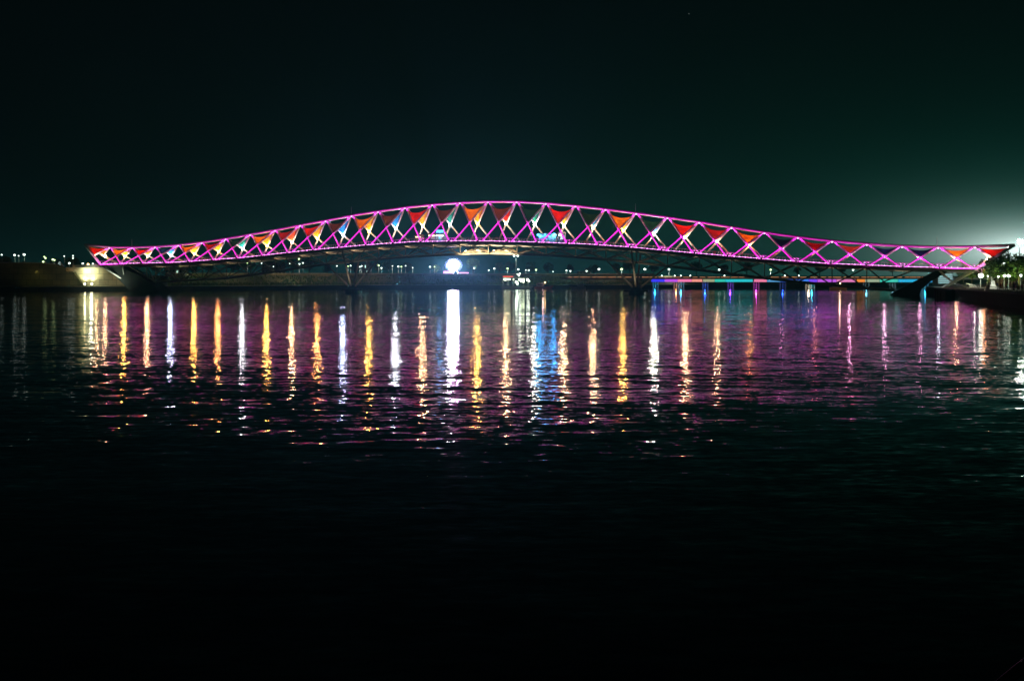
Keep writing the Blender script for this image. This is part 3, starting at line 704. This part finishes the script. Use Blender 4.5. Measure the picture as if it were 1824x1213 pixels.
m = MB(); m.path([(1.3 + 1.1 * math.cos(t), -2.8, 1.2 + 1.4 * math.sin(t)) for t in [math.pi * 2 * q / 14 for q in range(15)]], .16, 6); m.build('ring_lamp', lampmat('ring', (.9, .95, 1), 7), st_o)

# ------------------------------------------------------------------ floating restaurant and boats
Yb = 506; p = at(918, 513, Yb); b_ = empty('floating_restaurant', (p.x, Yb, 0)); tag(b_, 'brightly lit floating restaurant with red roof sign moored below the arch', 'boat')
sc = Yb / F
m = MB(); m.prism([(-6, -2.5, -.3), (6, -2.5, -.3), (7, 0, -.3), (6, 2.5, -.3), (-6, 2.5, -.3)], [(-6.6, -3, 1.0), (6.6, -3, 1.0), (8.2, 0, 1.1), (6.6, 3, 1.0), (-6.6, 3, 1.0)]); m.build('hull', wallm, b_)
m = MB()
for x in (-5.6, -3.3, -1, 1.3, 3.6, 5.8):
    for y in (-2.6, 2.6): m.tube((x, y, 1), (x, y, 4.6), .09, n=6)
m.box((0, 0, 4.75), (13, 6.2, .3)); m.box((-3, 0, 5.3), (6, 4, .8)); m.build('cabin_frame', wallm, b_)
m = MB(); m.box((-3.3, -2.1, 5.4), (4.6, .15, .45)); m.build('roof_sign', lampmat('red_sign', (1, .12, .06), 1.4), b_)
for x, z, w_, h_ in ((-4.6, 4.1, 1.2, .9), (-3.0, 4.2, 1.6, .6), (-.9, 4.1, .5, .7), (3.6, 3.6, .8, 1.8), (2.6, 3.7, .5, 1.6)):
    m = MB(); m.box((x, -2.3, z), (w_, .15, h_)); m.build('lit_window', lampmat('window_glow', (.85, 1, .62), 5), b_)
for x, z, r_ in ((.4, 2.9, .5), (.9, 2.2, .4), (2.0, 4.0, .45), (5.4, 3.9, .5), (6.2, 3.4, .3), (1, 6.4, .25), (2, 6.7, .25), (1.6, 5.8, .25)):
    m = MB(); m.ball((x, -2.9, z), r_, 8); m.build('lamp_globe', lampmat('boat_lamp', (.85, 1, .82), 11), b_)
for dx in (-4, 1, 5): light('boat_light', (p.x + dx, Yb - 4.2, 3.6), (.85, 1, .72), 500, .3, kind='SPOT', target=(p.x + dx, Yb, 2.5), size=R(140))
def small_boat(px, Y, rz, s_, hullm, label, lamp=None):
    o = empty('moored_boat', (gx(px, Y), Y, 0), rz); tag(o, label, 'boat'); o.scale = (s_, s_, s_)
    m = MB(); m.prism([(-3, -.8, -.2), (2, -.8, -.2), (3, 0, -.2), (2, .8, -.2), (-3, .8, -.2)], [(-3.2, -1.1, .8), (2.3, -1.1, .8), (4.0, 0, 1.1), (2.3, 1.1, .8), (-3.2, 1.1, .8)]); m.build('hull', hullm, o)
    m = MB(); m.box((-1, 0, 1.4), (2.6, 1.5, 1.2)); m.box((-1, 0, 2.05), (3.0, 1.8, .12)); m.build('cabin', wallm, o)
    m = MB(); m.box((-1, -.76, 1.5), (1.8, .05, .5)); m.build('window', glass_m, o)
    if lamp: m = MB(); m.ball((.8, 0, 2.3), .3, 7); m.build('lamp', lamp, o); light('boat_light', (gx(px, Y), Y - 2, 3), (1, .6, .5), 60, .2)
small_boat(967, 500, .1, 1.2, mat('red_hull', (.45, .06, .04), .5), 'small red hulled boat right of the floating restaurant', warm_l)
small_boat(1030, 500, 3.0, 1.0, mat('grey_hull', (.2, .2, .2), .5), 'small grey boat moored left of the right river pier')
small_boat(1493, 470, .05, 1.1, mat('orange_hull', (.7, .25, .06), .5), 'small orange boat with a lamp below the far road bridge', warm_l)

# ------------------------------------------------------------------ far road bridge
A0 = Vector((gx(1010, 505), 505, 0)); B0 = Vector((gx(1760, 455), 455, 0)); dv = (B0 - A0); ln = dv.length; dv.normalize(); rb_ang = math.atan2(dv.y, dv.x); pn = Vector((-dv.y, dv.x, 0))
rb = empty('road_bridge', A0); tag(rb, 'low distant road bridge with rainbow lit girder seen beneath the footbridge', 'bridge')
def onrb(px):
    u = (px - 912) / F; t = (u * A0.y - A0.x) / (dv.x - u * dv.y); return A0 + dv * t
def rbp(mb, name, ml, label=None):
    o = mb.build(name, ml, None, org=tuple(A0)); o.location = (0, 0, 0); o.parent = rb
    if label: o['label'] = label
    return o
m = MB(); c = (A0 + B0) / 2; m.box((c.x + pn.x * 5, c.y + pn.y * 5, 4.35), (ln + 6, 10, .5), rb_ang); rbp(m, 'deck', conc)
m = MB(); m.box((c.x + pn.x * .3, c.y + pn.y * .3, 4.85), (ln + 6, .25, .5), rb_ang); rbp(m, 'parapet', conc)
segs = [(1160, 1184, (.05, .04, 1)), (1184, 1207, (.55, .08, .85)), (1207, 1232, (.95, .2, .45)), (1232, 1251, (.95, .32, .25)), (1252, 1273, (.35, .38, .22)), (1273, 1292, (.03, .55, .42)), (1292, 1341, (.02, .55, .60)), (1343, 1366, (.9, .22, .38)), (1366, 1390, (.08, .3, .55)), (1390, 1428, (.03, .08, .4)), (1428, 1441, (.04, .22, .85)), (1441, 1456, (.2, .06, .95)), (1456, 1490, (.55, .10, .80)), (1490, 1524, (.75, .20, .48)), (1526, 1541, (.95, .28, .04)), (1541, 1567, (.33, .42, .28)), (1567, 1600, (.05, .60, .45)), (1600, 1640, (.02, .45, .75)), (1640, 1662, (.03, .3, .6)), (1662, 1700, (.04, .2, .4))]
for i, (a, b, c_) in enumerate(segs):
    pa, pb = onrb(a), onrb(b); md = (pa + pb) / 2; m = MB(); m.box((md.x, md.y, 3.62), ((pb - pa).length - .15, .5, 1.15), rb_ang)
    rbp(m, 'lit_girder', mat('girder_wash_glow', (.05, .05, .05), .5, emit=c_, es=1.0))  # coloured wash light put into the girder itself as emission
cols = [(1167, (.02, .45, 1)), (1204.5, (1, .35, .1)), (1213, (.03, .5, 1)), (1256, (.02, .12, 1)), (1301, (.22, .03, 1)), (1347, (.75, .06, .8)), (1394, (.01, .05, .45)), (1440, (1, .7, .45)), (1446, (.02, .5, .65)), (1543, (.05, .2, .3)), (1590, (.1, .2, .3)), (1648, (.02, .5, .9))]
for px, c_ in cols:
    q = onrb(px) + pn * 1.0; m = MB()
    for dx in (-1.1, 0, 1.1):
        z_ = q + dv * dx; m.tube((z_.x, z_.y, -1), (z_.x, z_.y, 3.05), .35, n=8)
    m.box((q.x, q.y, 3.3), (3.6, 1.5, .5), rb_ang); rbp(m, 'column_bent', conc)
    light('column_light', q - pn * 1.7 + Vector((0, 0, 1.4)), c_, 150, .25)
m = MB(); k = 1012
rr = random.Random(3)
while k < 1690:
    l_ = rr.uniform(4, 16); pa, pb = onrb(k), onrb(k + l_); md = (pa + pb) / 2; m.box((md.x - pn.x * .1, md.y - pn.y * .1, 5.15), ((pb - pa).length, .08, .16), rb_ang); k += l_ + rr.uniform(1, 5)
lo_ = rbp(m, 'parapet_light', lampmat('parapet_glow', (1, .42, .18), .8)); lo_['kind'] = 'stuff'
for i, px in enumerate((1180, 1203, 1214, 1231, 1292, 1319, 1400, 1425)):
    q = onrb(px); o = empty('car_lamp', (q.x, q.y, 5)) if False else None
    m = MB(); m.tube((q.x, q.y + 2, 4.5), (q.x, q.y + 2, 5.6), .08, n=5); m.ball((q.x, q.y + 2, 5.8), .3, 7, mi=1); rbp(m, 'deck_lamp', [pole_m, white_l])

# ------------------------------------------------------------------ left embankment
def wall_poly(name, pxs, Y, th, ml, label, cat, zb):
    ring = [at(px, py, Y) for px, py in pxs]
    for q in ring:
        if q.z < zb + .6: q.z = zb
    m = MB(); m.prism(ring, [q + Vector((0, th, 0)) for q in ring]); return tag(m.build(name, ml), label, cat)
o = wall_poly('retaining_wall', [(-60, 468), (70, 469), (100, 471), (113, 477), (119, 483), (130, 484.5), (149, 507), (-60, 507)], 416, 2.5, olive, 'long olive retaining wall with a sloping end on the left bank', 'wall', 1.8)
m = MB(); m.path([at(-60, 468, 415.9) + Vector((0, 0, .1)), at(70, 469, 415.9) + Vector((0, 0, .1)), at(99, 471, 415.9) + Vector((0, 0, .1))], .2, 6)
m.build('coping', conc, o)
wall_poly('abutment_wall', [(112, 476.5), (196, 476.5), (215, 490), (222, 507), (112, 507)], 420.5, 2, tan, 'floodlit tan abutment wall behind the left end of the bridge', 'wall', 1.8)
for q in (at(151, 500, 419.5), at(163.5, 500, 419.5)):
    light('wall_light', q, (.92, 1, .66), 1300, .3, kind='SPOT', target=q + Vector((0, 1.2, 2.6)), size=R(150), blend=.8)
    q = q + Vector((0, -1.2, 4.6)); light('wall_light', q, (.85, 1, .66), 2400, .3, kind='SPOT', target=q + Vector((0, 2, -1.6)), size=R(150), blend=.8)  # added upper spot without a fixture, extends the lit streak upwards
for px, py, Y, c_, pw in ((120, 482, 416, (1, .55, .2), 160), (195, 488, 415, (1, .7, .3), 70), (50, 488, 408, (.8, .9, .1), 110), (105, 486, 408, (.75, .85, .4), 25), (135, 495, 410, (.85, .9, .4), 40)):
    q = at(px, py, Y); light('wall_light', q, c_, pw, .3, kind='SPOT', target=q + Vector((0, 6, 0)), size=R(140), blend=.8)  # unseen fill spots added for the left walls, no fixtures
for px in (151, 163.5):
    q = at(px, 500, 418.2); o = empty('uplight', (q.x, q.y, 1.9)); tag(o, f'bright ground uplight at the foot of the abutment wall, {"left" if px < 155 else "right"} one', 'lamp')
    m = MB(); m.box((0, 0, .25), (.5, .4, .5)); m.build('housing', dark_metal, o); m = MB(); m.ball((0, 0, .62), .3, 8); m.build('lens', lampmat('uplight_lens', (.95, 1, .7), 30), o)
q = deck_at(178, 0)[0]
m = MB(); a = at(140, 475, 426); b = E(0, 1); c = E(0, -1); z = E(0, 1).z
m.prism([(a.x, a.y - 6, z - 1.0), (b.x - .3, b.y, z - 1.0), (c.x - .3, c.y, z - 1.0), (a.x, a.y + 6, z - 1.0)], [(a.x, a.y - 6, z - .1), (b.x - .3, b.y, z - .1), (c.x - .3, c.y, z - .1), (a.x, a.y + 6, z - .1)])
tag(m.build('landing_slab', conc), 'pale landing slab joining the bridge to the left bank', 'landing')
light('landing_light', at(162, 487, 408), (.85, 1, .9), 500, .3)
b = E(NB, 1); c = E(NB, -1); z = b.z; m = MB(); a = at(1790, 480, 296)
m.prism([(b.x + .3, b.y, z - 1.2), (a.x, a.y - 4, z - 1.2), (a.x, a.y + 6, z - 1.2), (c.x + .3, c.y, z - 1.2)], [(b.x + .3, b.y, z - .1), (a.x, a.y - 4, z - .1), (a.x, a.y + 6, z - .1), (c.x + .3, c.y, z - .1)])
tag(m.build('landing_slab', conc), 'orange lit landing slab joining the bridge to the right bank', 'landing')
light('landing_light', at(1752, 482, 298), (1, .35, .12), 220, .3)
for px, py, s_, lb in ((106.5, 472, 1.3, 'pale pointed tent above the left embankment, larger one'), (111.5, 474, .8, 'small pale pointed tent right of the larger tent')):
    q = at(px, py + 3, 440); t_ = empty('tent', (q.x, q.y, 6)); tag(t_, lb, 'tent')
    m = MB(); h_ = q.z - 6; w_ = 1.3 * s_
    for a in range(4):
        an, an2 = math.pi / 2 * a + .78, math.pi / 2 * (a + 1) + .78
        p1 = (w_ * math.cos(an), w_ * math.sin(an), h_); p2 = (w_ * math.cos(an2), w_ * math.sin(an2), h_); m.face([p1, p2, (0, 0, h_ + 1.7 * s_)]); m.face([(p1[0], p1[1], h_ - .4), (p2[0], p2[1], h_ - .4), p2, p1])
    m.build('canopy', whitefab, t_); m = MB()
    for a in range(4): an = math.pi / 2 * a + .78; m.tube((w_ * math.cos(an), w_ * math.sin(an), 0), (w_ * math.cos(an), w_ * math.sin(an), h_), .06, n=5)
    m.build('frame', pole_m, t_); light('tent_light', (q.x - .8, q.y - 3, q.z + .6), (.7, 1, .95), 90, .2)
person(at(154.2, 504, 415) * 1, 0, 'stand', 'dark', 'dark', 'dark person silhouetted against the floodlit abutment wall', None).location.z = 1.9

# far bank trees and buildings
rt = random.Random(8)
tp = []
for k in range(34):
    px = -20 + k * 36 + rt.uniform(-12, 12); Y = 470 if px < 140 else (rt.uniform(560, 610))
    tp.append((px, Y, rt.uniform(.75, 1.25) * (.9 if px < 900 else .85)))
for i, (px, Y, s_) in enumerate(sorted(tp)):
    tree((gx(px, Y), Y, 6.0), s_, i, f'dark round tree on the far bank, {ordi(i)} from the left' if i < 39 else 'dark tree on the far bank', 'trees on the far bank')
for i, (px, Y) in enumerate(((1240, 700), (1330, 720), (1420, 730), (1500, 740), (1590, 745), (1660, 700), (1290, 690), (1460, 700))):
    tree((gx(px, Y), Y, 6.0), rt.uniform(.8, 1.1), i, f'dark tree beyond the far road bridge, {ordi(i)} in the row', 'trees beyond the road bridge')
def building(px0, px1, ytop, Y, label, cols_, rows_, lit, wm=wallm):
    x0, x1 = gx(px0, Y), gx(px1, Y); h_ = CH + (HY - ytop) / F * Y - 6; w_ = x1 - x0
    o = empty('building', ((x0 + x1) / 2, Y, 6)); tag(o, label, 'building')
    m = MB(); m.box((0, 0, h_ / 2), (w_, 10, h_)); m.build('wall', wm, o)
    m = MB(); m.box((0, 0, h_ + .2), (w_ + .8, 10.8, .4)); m.box((w_ * .2, 0, h_ + 1), (2.2, 2.2, 1.4)); m.build('roof', conc, o)
    for r_ in range(rows_):
        for c_ in range(cols_):
            x = -w_ / 2 + w_ * (c_ + .5) / cols_; z = h_ * (r_ + .55) / rows_
            m = MB(); m.box((x, -5.03, z), (w_ / cols_ * .55, .1, h_ / rows_ * .45)); m.build('window', lit if (r_ * 7 + c_ * 3) % 4 == 1 else glass_m, o)
winm = lampmat('lit_window_far', (.6, 1, .9), 1.6)
building(646, 660, 470.5, 590, 'low far building with pale lit windows right of the left pier', 5, 2, winm)
building(300, 330, 466, 560, 'low dark building on the far bank behind the left truss', 5, 2, dim_l)
building(470, 505, 470, 600, 'wide dark building on the far bank left of the left pier', 6, 2, dim_l)
building(1030, 1052, 484, 600, 'small low house on the far bank left of the right pier', 3, 1, winm)
# brush at the far waterline, nobody could count it
m = MB(); rg = random.Random(2)
for k in range(2600):
    px = rg.uniform(300, 1160); e_ = interp([(300, 424), (345, 446), (600, 486), (900, 512), (1165, 520)], px); y_ = e_ + rg.uniform(3, 13)
    x_ = gx(px, y_); z_ = 1.7 + max(0, (y_ - e_ - 9)) * .9; h_ = rg.uniform(.5, 1.8)
    m.face([(x_ - .35, y_, z_), (x_ + .35, y_ + .2, z_), (x_ + rg.uniform(-.5, .5), y_ - .3, z_ + h_)], rg.randrange(3))
tag(m.build('reeds', leafm), 'low reeds and brush along the far waterline', 'reeds', kind='stuff')
m = MB(); q_ = [Vector((gx(a, b), b, 0)) for a, b in ((296, 434), (345, 461), (600, 500), (900, 526), (1165, 534))]
for a, b in zip(q_, q_[1:]):
    for off, z_ in ((0, 0),): m.prism([a + Vector((0, 0, 5.2)), b + Vector((0, 0, 5.2)), b + Vector((0, .5, 5.2)), a + Vector((0, .5, 5.2))], [a + Vector((0, 0, 6.9)), b + Vector((0, 0, 6.9)), b + Vector((0, .5, 6.9)), a + Vector((0, .5, 6.9))])
tag(m.build('parapet_wall', tan), 'long low brownish parapet wall along the top of the far bank', 'wall')
m = MB(); pts_ = [(300, 432), (345, 458), (600, 498), (900, 524), (1165, 532)]
m.path([Vector((gx(a, b), b, 6.7)) for a, b in pts_], .12, 5); 
for k in range(60):
    px = 300 + k * 14.6; y_ = interp(pts_, px); m.tube((gx(px, y_), y_, 5.6), (gx(px, y_), y_, 6.7), .06, n=4)
tag(m.build('promenade_fence', pole_m), 'thin metal fence along the top of the far bank', 'fence')
for px, y_, c_, pw in ((350, 448, (.5, .7, .3), 700), (430, 458, (.9, .8, .4), 900), (520, 470, (.9, .75, .4), 1300), (590, 480, (.9, .75, .4), 1300), (680, 488, (1, .75, .45), 1000), (1000, 508, (.6, 1, .7), 1200), (1100, 512, (1, .7, .4), 1200)):
    light('bank_fill', (gx(px, y_), y_ + 5, 10.5), c_, pw * 1.1, .3, kind='SPOT', target=(gx(px, y_), y_ + 8, 4), size=R(160), blend=.5)  # unseen fill spots added to lift the dark bank

# ------------------------------------------------------------------ right bank
rtrees = [(1716, 330, .62), (1731, 322, .62), (1747, 330, .72), (1762, 300, .86), (1776, 290, .92), (1789, 276, .86), (1802, 268, .88), (1815, 255, .84), (1828, 262, .90), (1842, 240, .9), (1822, 330, 1.0), (1798, 338, 1.0)]
for i, (px, Y, s_) in enumerate(rtrees):
    x = gx(px, Y); tree((x, Y, 2.3 if Y < 305 else 3.2), s_, i, f'green lamplit tree on the right bank, {ordi(i)} counted from the bridge end' if i < 10 else f'tall tree at the back of the right bank, {"rightmost" if i == 10 else "left of the rightmost"}', 'trees on the right bank')
for i, (px, Y, s_) in enumerate(rtrees[:11]):
    q = Vector((gx(px, Y) + (-1) ** i * 1.6, Y - 4.2, 3.0)); light('garden_light', q, (.75, 1, .30), (500, 900, 3200, 1500, 900, 2600, 800, 2600, 1200, 500, 2000)[i], .2, kind='SPOT', target=q + Vector(((-1) ** i * -.6, 3.5, 2.6)), size=R(80), blend=.8)
q = at(1767.5, 516, 268); mo = empty('monument', (q.x, q.y, 2.3)); tag(mo, 'floodlit white monument on a plinth in front of the trees', 'monument')
m = MB(); m.box((0, 0, .2), (2.2, 2.0, .4)); m.box((0, 0, .55), (1.6, 1.5, .3)); m.build('plinth', wallm, mo)
m = MB(); m.prism([(-.62, -.5, .7), (.62, -.5, .7), (.62, .5, .7), (-.62, .5, .7)], [(-.42, -.35, 2.0), (.42, -.35, 2.0), (.42, .35, 2.0), (-.42, .35, 2.0)]); m.tube((-.1, 0, 2.0), (-.2, 0, 2.7), .2, .12, 8); m.ball((-.2, 0, 2.82), .15, 8); m.tube((.1, 0, 2.0), (.22, 0, 2.45), .16, .1, 8); m.build('figure', whitefab, mo)
light('monument_light', (q.x - .2, q.y - 2.2, 3.2), (.95, 1, .85), 160, .2)
q = at(1732, 512, 282); te = empty('tent', (q.x, q.y, 2.3)); tag(te, 'bright white sloping canopy tent on the quay left of the monument', 'tent')
m = MB(); m.prism([(-1.3, -1, 1.2), (1.5, -1, .35), (1.5, 1, .35), (-1.3, 1, 1.2)], [(-1.3, -1, 1.3), (1.5, -1, .45), (1.5, 1, .45), (-1.3, 1, 1.3)]); m.face([(-1.3, -1.02, 1.2), (1.5, -1.02, .35), (-1.2, -1.02, .25)]); m.build('canopy', whitefab, te)
m = MB()
for x, z_ in ((-1.2, 1.2), (1.4, .4)):
    for y in (-.9, .9): m.tube((x, y, 0), (x, y, z_), .05, n=5)
m.build('frame', pole_m, te); light('tent_light', (q.x - .5, q.y - 2.5, 4), (.95, 1, .85), 110, .2)
# quay mooring block at the water by the bridge
q = at(1672, 530, 262); m = MB(); a, b = at(1684, 531, 262), at(1704, 531, 262); m.prism([(a.x, 262, -1), (b.x, 262, -1), (b.x, 268, -1), (a.x, 268, -1)], [(a.x, 262, 2.2), (b.x, 262, 2.2), (b.x, 268, 2.2), (a.x, 268, 2.2)])
for k in range(3): m.tube((a.x - 1 - k * .6, 262.5, -1), (a.x - 1 - k * .6, 262.5, 1.5 + k * .4), .12, n=6)
tag(m.build('mooring_block', conc_dark), 'dark mooring block with steel piles at the water below the raker', 'mooring block')
a, b = at(1704, 527, 285), at(1722, 527, 285); m = MB(); m.box(((a.x + b.x) / 2, 286, 1.6), (b.x - a.x, 1, 1.6)); tag(m.build('low_wall', tan), 'short lit tan wall between the mooring block and the quay', 'wall'); light('low_wall_light', ((a.x + b.x) / 2, 281.5, 2.5), (.95, 1, .5), 60, .2)
q = at(1679, 500, 400); pv = empty('glass_pavilion', (q.x, 400, 2.3)); tag(pv, 'pale lit pavilion with horizontal louvres behind the right raker', 'building')
m = MB(); m.box((0, 0, 2.2), (5.4, 5, 4.4)); m.build('wall', wallm, pv); m = MB(); m.box((0, 0, 4.6), (6, 5.6, .3)); m.build('roof', conc, pv)
m = MB()
for k in range(5): m.box((0, -2.65, .9 + k * .72), (5.0, .12, .16))
m.build('louvre_lights', lampmat('louvre_glow', (.55, .95, 1), 1.3), pv)
for i, px in enumerate((1757, 1760.5, 1777, 1782, 1794, 1806, 1812, 1820)):
    Y = 262 - i * 7; q = at(px, 516, Y); sh = ['dark', 'white', 'blue', 'red', 'yellow', 'dark', 'white', 'pink'][i]
    person((q.x + 0, q.y, 2.32), rs.uniform(0, 6.28), 'stand' if i % 2 else 'walk', sh, 'dark', f'person in {sh} shirt on the quay, {ordi(i)} from the bridge side', 'people on the right quay')
qr = empty('quay_railing', (99.5, 246, 2.3)); tag(qr, 'low railing along the top of the black quay wall', 'railing'); m = MB(); n_p = 34
for k in range(n_p):
    f_ = k / (n_p - 1); x_ = 99.5 + (80 - 99.5) * f_ + .6; y_ = 246 + (172 - 246) * f_; m.tube((x_ - 99.5, y_ - 246, 0), (x_ - 99.5, y_ - 246, .95), .04, n=5)
m.tube((.6, 0, .95), (-18.9, -74, .95), .04, n=6); m.tube((.6, 0, .5), (-18.9, -74, .5), .03, n=6); m.build('rail_frame', pole_m, qr)

# ------------------------------------------------------------------ near promenade, out of the picture but for a corner of its handrail
nr = empty('handrail', (1.77, 4.08, 3.6)); tag(nr, 'dark handrail crossing the bottom right corner of the photograph', 'railing')
d = Vector((.28, .32, 0)).normalized(); m = MB(); m.tube(-d * 1.0, d * 4, .022, n=12); m.build('rail', dark_metal, nr, True)
for k in range(3):
    m = MB(); q = d * (.55 + 1.5 * k); m.tube(q, q + Vector((0, 0, -1.0)), .02, n=8); m.build('post', dark_metal, nr, True)
m = MB(); q0 = Vector((1.77, 4.08, 2.6)) - d * 1.2; nd = Vector((d.y, -d.x, 0)); a = q0 - nd * .15; b = q0 + d * 6 - nd * .15
m.prism([a, b, b + nd * 3, a + nd * 3], [p_ + Vector((0, 0, -3)) for p_ in (a, b, b + nd * 3, a + nd * 3)])
tag(m.build('near_walkway', conc_dark), 'dark walkway edge below the near handrail', kind='structure')
sp_ = at(1227, 25, 4000); m = MB(); m.ball((0, 0, 0), 1.1, 8); s_o = m.build('star', lampmat('star_light', (.9, 1, 1), .5)); s_o.location = sp_; tag(s_o, 'single faint star high in the dark sky', 'star')
#END2#
# ------------------------------------------------------------------ haze
if HAZE > 0:
    hm = bpy.data.materials.new('night_haze'); hm.use_nodes = True; t = hm.node_tree; t.nodes.clear()
    v = t.nodes.new('ShaderNodeVolumePrincipled'); v.inputs['Color'].default_value = (.13, .80, .74, 1); v.inputs['Density'].default_value = HAZE; v.inputs['Anisotropy'].default_value = .78
    o_ = t.nodes.new('ShaderNodeOutputMaterial'); t.links.new(v.outputs[0], o_.inputs['Volume'])
    hm.cycles.homogeneous_volume = True
    h = MB(); h.box((0, 400, 30), (1400, 1000, 64))
    tag(h.build('haze', hm), 'thin night haze over the river', kind='stuff')
